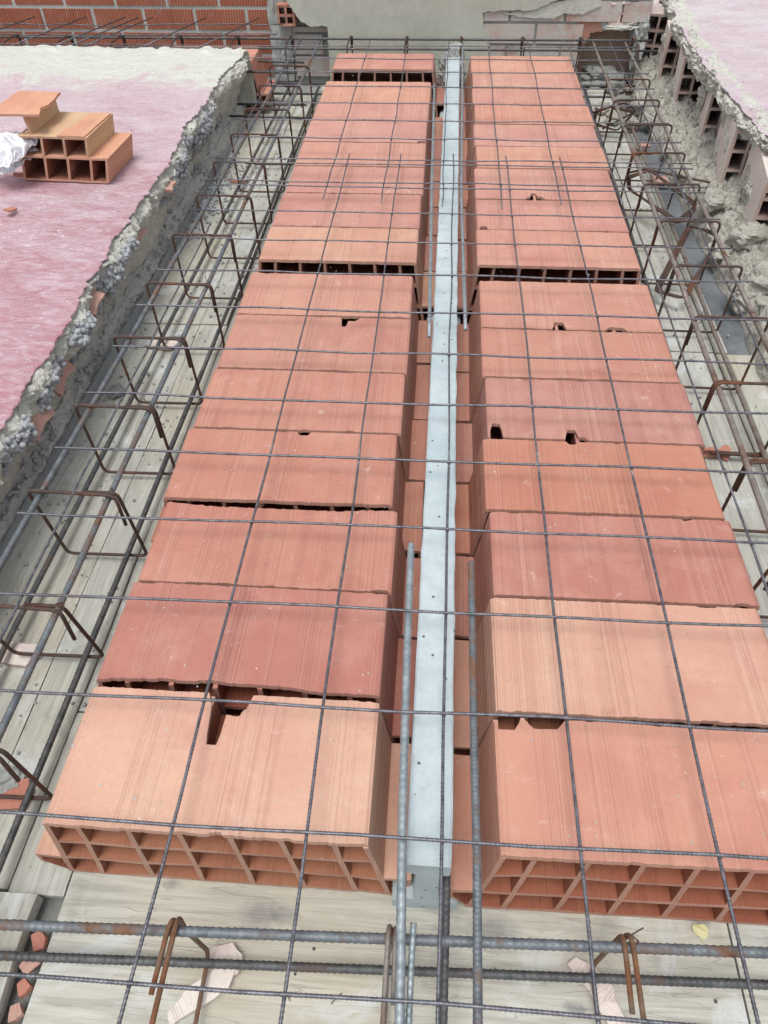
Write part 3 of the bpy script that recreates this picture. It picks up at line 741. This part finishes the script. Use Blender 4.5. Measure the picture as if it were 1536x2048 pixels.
# broken hollow blocks in its face: near end of each juts out
faces = [(.55, .36, 1.15), (.93, .36, 1.145), (1.31, .36, 1.15), (1.70, .35, 1.145), (2.08, .38, 1.145), (2.50, .385, 1.142), (2.915, .345, 1.135), (3.39, .28, 1.158), (3.85, .22, 1.135), (4.25, .22, 1.128), (4.62, .20, 1.085), (4.86, .3, 1.06), (5.2, .4, 1.06)]
for i, (y, L_, xw) in enumerate(faces):
    m = cell_block(.13, rnd(.222, .236), L_, 2, 3, .012, .006)
    o = m.build('hollow_block', M['terra_old'], sr, mat2=M['terra_old_in'])
    o.location = (xw+.036, y, .095); o.rotation_euler = (R(rnd(-3, 3)), R(rnd(-3, 2)), R(-rnd(6, 9)))
for q in range(26):
    fy, fl, fx = random.choice(faces[4:11]); yq = fy+rnd(.03, fl-.02); zz = rnd(.13, .32)
    lump('mortar_lump', M['mortar'] if q % 2 else M['rubble'], (fx-.024+(yq-fy)*.12, yq, zz), (.010, rnd(.02, .055), rnd(.015, .05)), q*1.7+5, .6, sr, freq=3, nu=18, nv=12)
for q in range(10):     # mortar stuck between them
    yq = .6+q*.42+rnd(-.05, .05); lump('mortar_lump', M['rubble'], (1.16+rnd(-.01, .02), yq, rnd(.14, .30)), (.035, rnd(.03, .05), rnd(.03, .06)), q*3.1, .55, sr, freq=2.6)
# bank of rubble at its foot
def bank(u, v):
    y = .3+(4.75-.3)*u
    wdt = .165+.050*nz(y*2.1, 1)+.03*nz(y*7, 3)
    x = 1.18-(wdt+.03)*v
    z = .150-.09*v**.9+.02*nz(y*3, 7)
    if v > .86: z = z*(1-(v-.86)/.14)-.004*((v-.86)/.14); x = 1.18-(wdt+.03)*.86-.012*((v-.86)/.14)
    a = 1 if v < .9 else (1-v)/.1
    x += (.016*fb(y*13, v*5, 3, 5)+.008*fb(y*45, v*16, 8, 4))*a; z += (.020*fb(y*13, v*4, 13, 5)+.012*fb(y*48, v*15, 5, 4)+.012*noise.cell(Vector((y*24+v*5, v*7, 3))))*a
    return (x, y, z)
o = MB().grid(900, 60, bank, flip=True).build('rubble', M['rubble']); tag(o, 'bank of crumbled grey mortar along the foot of the right slab', 'rubble', kind='stuff')
# larger loose lumps lying on the bank
rk = [(1395, 240, .12, (.05, .06, .035)), (1300, 235, .06, (.05, .05, .04)), (1375, 345, .08, (.045, .07, .03)), (1340, 300, .05, (.035, .06, .035)), (1490, 470, .14, (.06, .05, .045)), (1512, 470, .12, (.05, .04, .04)),
      (1440, 500, .07, (.05, .06, .03)), (1500, 590, .07, (.07, .06, .04)), (1482, 610, .04, (.03, .04, .02)), (1530, 560, .12, (.06, .05, .05)), (1425, 405, .12, (.05, .05, .04)), (1283, 205, .05, (.05, .07, .05)), (1245, 205, .03, (.05, .05, .04)), (1225, 235, .03, (.04, .05, .03)), (1262, 245, .03, (.035, .05, .03)), (1232, 170, .04, (.06, .06, .05)), (1255, 130, .05, (.05, .06, .05)), (1205, 215, .03, (.04, .04, .03)), (1215, 140, .03, (.05, .05, .04))]
rl = ['lying on the rubble under the second slot of the right slab', 'at the edge of the rubble near the far cage', 'on the rubble near the middle', 'between the cage bar and the rubble', 'jutting out of the rubble at the right edge', 'beside another at the right picture edge', 'at the foot of the rubble beside the steel plate', 'flat on the rubble low at the right', 'small, fallen beside the steel plate', 'at the right picture edge above the rubble', 'high on the rubble under a block face', 'beside the far end of the right cage', 'on the boards inside the far right cage', 'dusty, on the boards by the far right blocks', 'beside the tangle of stirrups', 'near the back wall in the right corner', 'by the corner of back wall and right slab', 'close to the right row of clay blocks at the far end', 'beneath the far rods at the back wall']
for q, (x, y, z, r_) in enumerate(rk):
    o = lump('mortar_chunk', M['rubble'] if q not in (12, 15, 18) else M['mortar_dark'], at(x, y, z), r_, q*2.3+40, .5, freq=1.6, nu=20, nv=14)
    tag(o, 'broken mortar chunk '+rl[q], 'rubble chunk', 'mortar chunks fallen beside the right slab')
for q, (x, y, s_) in enumerate(((1320, 360, .09), (1285, 290, .08), (1258, 175, .10))):
    o = shard([(-s_/2, -s_/3), (s_/2, -s_/4), (s_/3, s_/3), (-s_/3, s_/4)], .010, M['terra_frag2'], at(x, y, .03), (8, 10, 30*q), 'brick_shard')
    tag(o, ['curved red clay shard on the boards by the right cage', 'red clay shard under the tangled stirrups', 'dusty clay shard in the far right corner'][q], 'brick shard')

# ------------------------------------------------------------------ reinforcement cages
def bar(parent, pts, r, mat, rib=.0006, pitch=.009, name='longitudinal_bar', detail=True, n=10, lean=1):
    m = MB()
    pts = [Vector(p) for p in pts]
    if detail: m.tube(pts, r, n, rib, pitch, step=pitch/4, lean=lean)
    else: m.tube(pts, r, 8, 0, step=.08)
    return m.build(name, mat, parent, smooth=True)
def wavy(a, b, n, amp, seed):
    a, b = Vector(a), Vector(b); return [a.lerp(b, i/n)+Vector((amp*nz(i*.7, seed), amp*nz(i*.7, seed+3), amp*nz(i*.7, seed+7))) for i in range(n+1)]

def stirrup_xz(x0, x1, z0, z1, y, hook=1, lean=0, skew=0, rib=True):
    """closed stirrup in an xz plane, hooks round the corner given by hook"""
    xr, xl = (x1, x0) if hook > 0 else (x0, x1)
    P = [(xr-hook*.012, y-.006, z1-.010), (xr, y-.004, z1+.001)]
    body = [(xr-hook*.075, y+.010, z1-.004), (xr, y+.008, z1), (xr+skew, y+lean+.004, z0), (xl+skew, y+lean, z0), (xl, y, z1+.004), (xr, y-.004, z1+.004), (xr+.002*hook, y-.008-lean*.1, z1-.085)]
    return arc_path(body, .020, 5)
def cage(label, x0f, x1f, z0, z1, ys, ylo, yhi, bars, hook, split=1.6):
    c = thing('reinforcement_cage', label, 'rebar cage')
    for i, y in enumerate(ys):
        m = MB(); j = rnd(-.006, .006)
        pts = stirrup_xz(x0f(y)+j, x1f(y)+j, z0+rnd(-.003, .003), z1+rnd(-.004, .004), y+rnd(-.006, .006), hook, lean=rnd(.0, .035))
        m.tube(pts, .0040, 8 if y < 2 else 6)
        m.build('stirrup', M['rust'], c, smooth=True)
    for i, (fa, z, r_, mat) in enumerate(bars):
        pts = [(fa(ylo+(yhi-ylo)*t/24)+.002*nz(t*.5, i), ylo+(yhi-ylo)*t/24, z+.004*nz(t*.4, i+8)) for t in range(25)]
        m = MB(); near = [p for p in pts if p[1] < split]; far = [p for p in pts if p[1] >= split]
        if near:
            m.tube(near+[far[0]], r_, 10, .0007, .010, step=.0028, cap=True)
        m.tube(far, r_, 8, 0, step=.1)
        m.build('longitudinal_bar', mat, c, smooth=True)
    return c
ysL = [.29+.2965*i for i in range(13)]
lin = lambda a, b, ya, yb: (lambda y: a+(b-a)*(y-ya)/(yb-ya))
cage('rebar cage with rusty stirrups on the boards between left slab and clay blocks', lambda y: -.927, lambda y: -.727, .028, .268, ysL, -.3, 4.35,
     [(lin(-.900, -.850, .7, 4), .258, .0066, M['bar']), (lin(-.742, -.738, .3, 4), .258, .0066, M['bar']), (lin(-.955, -.925, .3, 4), .042, .0066, M['bar_dark']), (lin(-.768, -.755, .3, 4), .042, .0066, M['bar_dark'])], 1)
ysR = [.20+.2925*i for i in range(13)]
cage('rebar cage with rusty stirrups on the boards between clay blocks and right slab', lambda y: .655+.018*y, lambda y: .862+.016*y, .028, .268, ysR, -.1, 4.35,
     [(lin(.672, .735, .8, 4.2), .258, .0070, M['bar_brown']), (lin(.845, .905, .8, 4.2), .258, .0070, M['bar_brown']), (lin(.695, .730, .8, 4.2), .042, .0075, M['bar_dark']), (lin(.868, .905, .8, 4.2), .042, .0075, M['bar_brown'])], -1)

def cage_x(label, yc, w_, z0, z1, xs, xlo, xhi, slope, rb, thick, mats, detail, gr, srad=.0038, dark=None):
    c = thing('reinforcement_cage', label, 'rebar cage')
    for i, x in enumerate(xs):
        yb = yc+slope*x; s_ = 1 if i % 2 == 0 else -1
        body = [(x+.012*s_, yb-.085, z1-.002), (x+.010*s_, yb+.006, z1), (x-.004, yb+.010, z0), (x, yb-w_, z0), (x, yb-w_, z1+.003), (x, yb+.008, z1+.003), (x+.006*s_, yb+.006, z1-.085)] if not dark else \
               [(x+.010, yb-.04, z1), (x+.008, yb+.006, z1), (x, yb+.006, z0), (x, yb-w_, z0), (x, yb-w_, z1+.003), (x, yb+.006, z1+.003), (x, yb+.004, z1-.07)]
        MB().tube(arc_path(body, .022, 5), srad, 8).build('stirrup', M['bar_brown'] if x == -.070 else M['rust_front'] if detail else M['rust'], c, smooth=True)
    for (dy, z, mt) in ((-.008, z1-.012, mats[0]), (-.008, z0+.012, mats[1]), (-w_+.010, z1-.012, mats[0]), (-w_+.010, z0+.012, mats[1])):
        pts = [(xlo+(xhi-xlo)*t/16, yc+dy+slope*(xlo+(xhi-xlo)*t/16), z+.002*nz(t, dy*9)) for t in range(17)]
        m = MB()
        if detail: m.tube(pts, rb, 14, .0010, .0105, step=.0022, lean=1.8)
        else: m.tube(pts, rb, 8)
        m.build('longitudinal_bar', mt, c, smooth=True)
    return c
cage_x('rebar cage of thick ribbed bars crossing the very front of the picture', .088, .21, .030, .272, [-.80, -.365, -.070, .262, .62], -1.3, 1.2, .038, .0066, 1, (M['bar'], M['bar_dark']), True, None)
cage_x('rebar cage along the foot of the back wall', 4.38, .20, .03, .272, [-2.45, -2.15, -1.85, -1.52, -1.20, -.90, -.57, -.265, .03, .36, .67, .95], -2.9, 1.05, .008, .0060, 0, (M['bar_dark'], M['bar_dark']), False, None, srad=.0042, dark=True)

# short rods lying across the far end of the left cage
rods = [((486, 143), (594, 146), .22), ((504, 122), (608, 125), .22), ((536, 166), (645, 168), .10), ((465, 208), (613, 210), .07), ((459, 232), (608, 236), .07)]
rlab = ['short rod across the far left cage, cut end bright, second from the wall', 'short rod across the far left cage, nearest the wall', 'short dark rod across the far left cage, middle of the five', 'short dark rod across the far left cage, fourth from the wall', 'short dark rod across the left cage, farthest from the wall']
for i, (a, b, z) in enumerate(rods):
    o = MB().tube([at(*a, z), at(*b, z)], .0058, 8).build('steel_rod', M['bar_dark'], smooth=True); tag(o, rlab[i], 'rod', 'short rods lying across the far end of the left cage')

# ------------------------------------------------------------------ wire mesh sheets
def sheet(label, cross, longs, z):
    c = thing('wire_mesh', label, 'wire mesh', (0, 0, 0))
    for i, (y, xa, xb) in enumerate(cross):
        pts = [(xa+(xb-xa)*t/20, y+.0102*(xa+(xb-xa)*t/20)+.006*nz(t*.35, i*2.1), z+.0045*nz(t*.4, i*1.3+5)) for t in range(21)]
        m = MB()
        if y < .95: m.tube(pts, .0025, 7, .0007, .0065, step=.0017, lean=1.6)
        elif y < 2: m.tube(pts, .0027, 6, .0007, .009, step=.003)
        else: m.tube(pts, .0024, 6)
        m.build('cross_wire', M['wire'], c, smooth=True)
    for i, (x, ya, yb) in enumerate(longs):
        pts = [(x+.006*nz(t*.35, i*2.7+40), ya+(yb-ya)*t/26, z-.0056+.003*nz(t*.4, i*1.1+25)) for t in range(27)]
        m = MB(); near = [p for p in pts if p[1] < .9]; far = [p for p in pts if p[1] >= .9]
        if near: m.tube(near+far[:1], .0025, 7, .0007, .0065, step=.0017, lean=1.6)
        m.tube(far, .0024, 6); m.build('long_wire', M['wire'], c, smooth=True)
    wb = MB()
    for i, (y, xa, xb) in enumerate(cross):
        for j, (x, ya, yb) in enumerate(longs):
            if not (xa < x < xb and ya < y < yb): continue
            t = (x-xa)/(xb-xa)*20; t2 = (y-ya)/(yb-ya)*26
            px_ = x+.006*nz(t2*.35, j*2.7+40); py_ = y+.0102*x+.006*nz(t*.35, i*2.1); pz = z-.0026; b = len(wb.v); r_ = rnd(.0038, .0052)
            for v in I1[0]: wb.v.append((px_+v[0]*r_, py_+v[1]*r_, pz+v[2]*r_*.9))
            wb.f.extend(tuple(b+q for q in f) for f in I1[1])
    wb.build('weld_beads', M['bar_dark'], c, smooth=True, kind='stuff')
    return c
cr = [(0, -1.3, 1.3), (.2, -1.3, 1.3), (.4, -1.2, 1.3), (.6, -1.05, 1.3)]+[(.2*j, -.893+.004*nz(j), 1.22 if j < 8 else .875) for j in range(4, 14)]
near_sheet = sheet('steel wire mesh sheet laid over the near blocks, cage and beam', cr,
      [(-.8, .25, 2.1), (-.4, -.5, 2.70), (-.2, -.5, 2.71), (0, -.5, 2.72), (.2, -.5, 2.71), (.4, -.5, 2.705), (.6, -.4, 2.68), (.8, .3, 2.66)], .300)
cr = [(y, -.90+rnd(-.03, .03), .88+rnd(-.03, .03)) for y in (2.418, 2.620, 2.825, 3.020, 3.222, 3.438, 3.647, 3.843, 4.058)]
cr[-2] = (3.843, -1.6, .91); cr[-1] = (4.058, -2.7, .92)
sheet('steel wire mesh sheet over the far blocks, overlapping the near sheet', cr,
      [(-.86, 2.42, 4.3), (-.446, 2.29, 4.165), (-.245, 2.27, 4.18), (-.036, 2.25, 4.195), (.168, 2.243, 4.19), (.370, 2.283, 4.189), (.572, 2.293, 4.135), (.79, 2.31, 4.2)], .309)
o = thing('wire_mesh', 'rusty wire mesh strip between the left slab and the brick wall', 'wire mesh')
for y in (4.22, 4.42): MB().tube(wavy((-2.9, y, .30), (-.95, y+.03, .305), 20, .012, y), .003, 6).build('cross_wire', M['wire'], o, smooth=True)
for x in (-2.75, -2.45, -2.15, -1.92, -1.84, -1.76, -1.45, -1.15): MB().tube([(x-.16, 4.0, .31), (x+.04, 4.55, .312)], .003, 6).build('long_wire', M['wire'], o, smooth=True)

def tie(c, p, axis):
    p = Vector(p); m = MB(); a = [p+Vector((.010*math.cos(t*1.3), .009*math.sin(t*1.3), .009*math.sin(t*1.3+1))) for t in range(7)]
    q = a[-1]; a += [q+Vector((rnd(-.008, .008), rnd(-.012, .004), .010)), q+Vector((rnd(-.018, .018), rnd(-.02, .01), .020))]
    m.tube(a, .0011, 5); return m.build('tie_wire', M['rust'], c, smooth=True)
for o in [x for x in bpy.data.objects if x.name.startswith('reinforcement_cage') and x.type == 'EMPTY']:
    lab = o['label']
    if 'left slab' in lab: [tie(o, (-.735, y, .262), 0) for y in ysL[:9]]; [tie(o, (-.895+.014*y, y, .262), 0) for y in ysL[:9:2]]
    elif 'right slab' in lab: [tie(o, (.672+.018*y, y, .262), 0) for y in ysR[2:10]]
    elif 'very front' in lab: [tie(o, (x, .085+.038*x, .262), 0) for x in (-.365, .262)]
# ------------------------------------------------------------------ loose rods along the beam
def rod(name, pts, r, mat, label, rib=.0008, pitch=.010, det=True, lean=1, n=12):
    m = MB(); m.tube(pts, r, n, rib if det else 0, pitch, step=(pitch/4.5 if det else .1), lean=lean); o = m.build(name, mat, smooth=True)
    return tag(o, label, 'rebar rod', 'loose rods lying beside the beam')
rod('steel_rod', [(-.071, .77, .284), (-.0668, .52, .285), (-.060, .26, .286), (-.049, -.01, .286), (-.036, -.4, .286)], .0066, M['bar_light'], 'thick pale ribbed rod on the left edge of the beam, near half', rib=.0007, pitch=.013, lean=2.2)
rod('steel_rod', [(.049, .73, .285), (.050, .34, .285), (.052, .19, .285), (.050, -.01, .285), (.048, -.4, .285)], .0062, M['bar'], 'blue-grey rod just right of the beam, near half', rib=.0006, pitch=.007)
rod('steel_rod', [(-.0935, 3.6, .272), (-.076, 2.5, .276), (-.0565, 1.51, .280)], .0052, M['bar_light'], 'thin grey rod along the left side of the beam, far half', det=False)
rod('steel_rod', [(.040, 4.25, .272), (.031, 2.4, .276), (.042, 1.55, .280)], .0052, M['bar_light'], 'thin grey rod along the right side of the beam, far half', det=False)
rod('steel_rod', [(.0165, .30, .130), (.0165, .17, .130), (.014, -.01, .128), (.012, -.4, .126)], .0058, M['bar_dark'], 'dark rod coming out from under the near end of the beam', rib=.0008)
rod('steel_rod', [(-.036, .095, .279), (-.037, .04, .2785), (-.038, -.35, .278)], .0042, M['bar_light'], 'short pale rod beside the thick rod at the bottom edge', rib=.0008)

# ------------------------------------------------------------------ tangle of loose stirrups in the right cage
def loose(pts, label, rad=.02, r=.0042):
    o = MB().tube(arc_path(pts, rad, 4), r, 6).build('loose_stirrup', M['rust'], smooth=True); tag(o, label, 'stirrup', 'loose rusty stirrups dropped in the right cage')
P = lambda x, y, z: at(x, y, z)
for i in range(3):
    d = i*.009
    loose([P(1255+i*3, 352+i*2, .20), P(1300, 340, .215), P(1395, 408+i*5, .10+d), P(1355, 440+i*4, .06+d), P(1256+i*2, 378, .12), P(1254+i*3, 352, .19)],
          ['loose rusty stirrup slanting down to the steel plate, topmost of three', 'loose rusty stirrup slanting down to the steel plate, middle of three', 'loose rusty stirrup slanting down to the steel plate, lowest of three'][i])
for i in range(3):
    loose([P(1378+i*5, 452, .24), P(1432, 465+i*3, .235), P(1428, 492, .17), P(1365+i*4, 597, .06), P(1308+i*5, 582, .05), P(1374+i*4, 455, .225)],
          ['loose stirrup bundled beside the right cage, leftmost of three', 'loose stirrup bundled beside the right cage, middle of three', 'loose stirrup bundled beside the right cage, rightmost of three'][i])
for i in range(2):
    loose([P(1190+i*4, 225, .10), P(1188, 246+i*3, .05), P(1235, 262, .04), P(1268, 222+i*4, .12), P(1220, 214, .16), P(1190, 226, .10)],
          ['loose rusty stirrup curled by the far clay blocks, upper of two', 'loose rusty stirrup curled by the far clay blocks, lower of two'][i])
loose([P(1186, 225, .09), P(1250, 205, .17), P(1272, 222, .10), P(1205, 258, .04)], 'loose bent stirrup lying across the far right cage')
loose([P(1260, 345, .17), P(1290, 338, .20), P(1420, 365, .22)], 'loose bent wire reaching over the right cage bar')
loose([P(1420, 905, .03), P(1530, 912, .03)], 'short brown rod on the boards by the right picture edge', r=.006)

# ------------------------------------------------------------------ broken block with paper on the left slab
pile = thing('broken_block', 'broken stepped hollow clay block standing on the pink left slab', 'hollow block', (-1.372, 2.335, ZL+.004), (0, 0, R(-3)))
t = .009; W4 = [0, .088, .176, .264, .318]
m = MB(); cols = [0, t, .084, .084+t, .168, .168+t, .252, .252+t, .318-t, .318]; rows = [0, t, .098, .098+t]
grid_extrude(m, cols, rows, lambda c, z: c-.159+.02*z/.1, lambda i, j: i % 2 == 0 or j % 2 == 0, lambda x, z: .004*nz(x*20, z*20), lambda x, z: .235+.004*nz(x*20, z*20))
pile.scale = (1, 1, .80); m.build('lower_cells', M['terra_pile'], pile, mat2=M['terra_cell_shade'])
m = MB(); cols = [0, t, .078, .078+t, .158, .158+t, .238, .238+t]; rows = [.1075, .178, .178+t]
grid_extrude(m, cols, rows, lambda c, z: c-.135+.015*(z-.1)/.1, lambda i, j: i % 2 == 0 or j == 1, lambda x, z: .005*nz(x*20, z*20, 5), lambda x, z: .235+.006*nz(x*25, z*20, 5))
m.build('upper_cells', M['terra_pile_in'], pile, mat2=M['terra_cell_shade'])
m = MB(); m.box(-.085, -.075, .012, .232, .1875, .262); m.build('standing_web', M['terra_pile_in'], pile)
P_ = ragged([(-.205, -.002), (-.02, .004), (-.035, .05), (-.045, .07), (-.03, .10), (-.045, .225), (-.20, .225)], .004, .015, 3)
MB().prism(P_, .2625, .272).build('top_plate', M['terra_pile'], pile)
P_ = ragged([(.02, .004), (.118, .002), (.122, .228), (.05, .228), (.035, .12)], .004, .015, 8)
MB().prism(P_, .1875, .1925).build('raised_skin', M['terra_pile'], pile)
def paper(u, v):
    cr_ = .016*abs(nz(u*7, v*6, 3))+.010*abs(nz(u*15, v*12, 9))
    a = u*5.2; r_ = .055+.018*math.sin(v*5)+.02*u
    return (math.cos(a)*r_*1.2+.03*(v-.5)+.012*fb(u*4, v*4, 1), (v-.5)*.17+.02*math.sin(a*1.7)+.012*fb(u*5, v*5, 4), .052+math.sin(a)*r_*.62+.014*fb(u*6, v*6, 7)-cr_)
o = MB().grid(60, 30, paper).build('paper', M['paper']); o.location = (-1.555, 2.335, ZL+.070); o.rotation_euler = (R(8), R(14), R(-35))
md = o.modifiers.new('s', 'SOLIDIFY'); md.thickness = .0012
tag(o, 'crumpled white paper tucked into the broken hollow block', 'paper')
for q, (x, y) in enumerate(((12, 330), (38, 350), (20, 420))):
    o = shard([(-.022, -.010), (.018, -.014), (.025, .008), (-.014, .014)], .006, M['terra_frag'], at(x, y, ZL+.015), (5, 12, 40*q), 'brick_shard', bend=4)
    tag(o, ['reddish clay crumb at the left picture edge beside the paper', 'brown clay flake at the foot of the broken block', 'small clay flake on the pink slab below the broken block'][q], 'brick shard')

# ------------------------------------------------------------------ bits on the formwork
sh = [((405, 1985), (95, 38), 38, .03, 'long pale pink clay shard under the front bars on the left', .062, .019), ((445, 1925), (1, 1), 25, .03, 'pink clay shard with white mortar under the front bars', .034, .026),
      ((1185, 1960), (1, 1), -40, .03, 'curved clay shard with white mortar under the front bars on the right', .042, .017), ((1218, 2018), (1, 1), -55, .02, 'pale pink clay flake at the bottom edge, right of the middle', .034, .016),
      ((328, 688), (1, 1), 0, .02, 'pink clay shard lying in the left cage', .05, .03), ((478, 362), (1, 1), 0, .02, 'small red clay splinter in the far part of the left cage', .05, .012),
      ((30, 1308), (1, 1), 0, .02, 'clay shard at the left picture edge with grey mortar', .06, .03), ((28, 1590), (1, 1), 20, .02, 'five-sided orange clay chip on the left board', .035, .032),
      ((1420, 905), (1, 1), 20, .02, 'curled clay splinter by the right clay blocks', .03, .018), ((1450, 905), (1, 1), 70, .02, 'second curled clay splinter, farther from the right clay blocks', .03, .015)]
for (p, _, rz, z, lab, a, b) in sh:
    o = shard([(-a, -b*.7), (a*.6, -b), (a, -b*.1), (a*.7, b*.8), (-a*.3, b), (-a*.9, b*.3)], .009, M['terra_frag'] if 'orange' in lab or 'red' in lab or 'curled' in lab else M['terra_old'], at(*p, .010), (rnd(-3, 3), rnd(-3, 3), rz), 'brick_shard', bend=1.5)
    o.location.z = .009; tag(o, lab, 'brick shard')
# crumbs packed in the gap beside the front board
cl = ['crescent crumb of orange clay nearest the bars, in the gap by the front board', 'orange clay crumb under the upper front bar, in the gap', 'orange clay crumb between the two front bars, in the gap', 'larger orange clay crumb just below the lower front bar', 'pinkish clay crumb low in the gap at the left edge', 'last clay crumb at the bottom left corner of the picture']
for q in range(6):
    a = rnd(.7, 1.15); yy = .085-q*.034
    o = shard([(-.013*a, -.012), (.002, -.017*a), (.013, -.006), (.011*a, .012), (-.006, .015*a)], .012, M['terra_frag2'] if q % 2 else M['terra_frag'], (-.671+rnd(-.003, .003), yy, .000), (rnd(-14, 14), rnd(-14, 14), rnd(0, 180)), 'brick_shard')
    tag(o, cl[q], 'brick shard')
# leaf
pts = []
for q in range(22):
    a = 2*math.pi*q/22; r_ = .0085*(1+.5*abs(math.sin(a*1.5+.4)))*(1+.35*nz(q*1.3, 5)); pts.append((math.cos(a)*r_*1.2, math.sin(a)*r_))
m = MB().prism(pts, 0, .0008); m.v = [(x, y, z+14*x*x+.001) for x, y, z in m.v]; m.tube([(.0, -.013, .002), (.003, -.028, .001)], .001, 5)
o = m.build('leaf', M['leaf']); p = at(1400, 1862, .0); o.location = (p.x, p.y, .001); tag(o, 'small yellow leaf on the front board near the right clay block', 'leaf')
for (a, b, lab) in (((662, 2008), (684, 1986), 'thin dark twig on the front board below the left blocks'), ((988, 1935), (996, 1958), 'thin dark twig on the front board right of the beam'), ((566, 1985), (580, 2002), 'short dark splinter on the front board'), ((430, 1140), (452, 1140), 'thin wire offcut on the left boards')):
    pa, pb = at(*a, .003), at(*b, .003); o = MB().tube([pa, pa.lerp(pb, .5)+Vector((.001, .002, .002)), pb], .0009, 5).build('twig', M['twig']); tag(o, lab, 'twig')
# scattered pebbles and crumbs
lt = MB()
for _ in range(520):
    side = random.choice((-1, 1)); x = rnd(-.62, -.12) if side < 0 else rnd(.09, .60); y = .22+(rnd(0, 1)**1.5)*3.8
    r_ = rnd(.0008, .0022); b = len(lt.v); rr = [rnd(.6, 1.3) for _ in range(3)]
    for v in I1[0]: lt.v.append((x+v[0]*r_*rr[0], y+v[1]*r_*rr[1], .2445+v[2]*r_*rr[2]*.8))
    lt.f.extend(tuple(b+q for q in f) for f in I1[1])
o = lt.build('mortar_crumbs', M['mortar_pale']); tag(o, 'tiny pale crumbs of mortar scattered over the clay blocks', 'crumbs', kind='stuff')
pm = MB()
def scatter(cx_, cy_, sx, sy, n_, r0=.0035, r1=.008):
    for _ in range(n_):
        x = random.gauss(cx_, sx); y = random.gauss(cy_, sy)
        if not (-1.10 < x < -.70 or .68 < x < .98): continue
        r_ = rnd(r0, r1); b = len(pm.v); rr = [rnd(.7, 1.15) for _ in range(3)]
        for v in I1[0]: pm.v.append((x+v[0]*r_*rr[0], y+v[1]*r_*rr[1], .002+r_*.7+v[2]*r_*rr[2]))
        pm.f.extend(tuple(b+q for q in f) for f in I1[1])
for (x, y, sx, sy, n_) in ((420, 400, .05, .12, 130), (440, 350, .09, .16, 110), (400, 420, .04, .08, 120)):
    p = at(x, y, 0); scatter(p.x, p.y, sx, sy, n_, .005, .0095)
scatter(-.95, 1.5, .10, .9, 170, .002, .0055); scatter(-.85, 2.7, .10, .6, 110, .0025, .008); scatter(-.82, .8, .10, .5, 70, .0015, .004); scatter(.80, 2.3, .08, .9, 120, .002, .006); scatter(-1.08, 1.7, .02, .7, 60, .003, .008)
o = pm.build('gravel', M['pebble'], smooth=True); tag(o, 'grey pebbles and crumbs scattered on the formwork boards', 'gravel', kind='stuff')
o = lump('mortar_chunk', M['mortar_dark'], at(232, 783, .012), (.028, .03, .016), 77, .4, nu=16, nv=10); tag(o, 'dark lump with a rusty tip lying in the left cage', 'rubble chunk')
o = lump('mortar_chunk', M['mortar_grey'], at(10, 1560, .012), (.035, .03, .014), 71, .5, nu=16, nv=10); tag(o, 'grey mortar crumb at the left picture edge above the clay chip', 'rubble chunk')
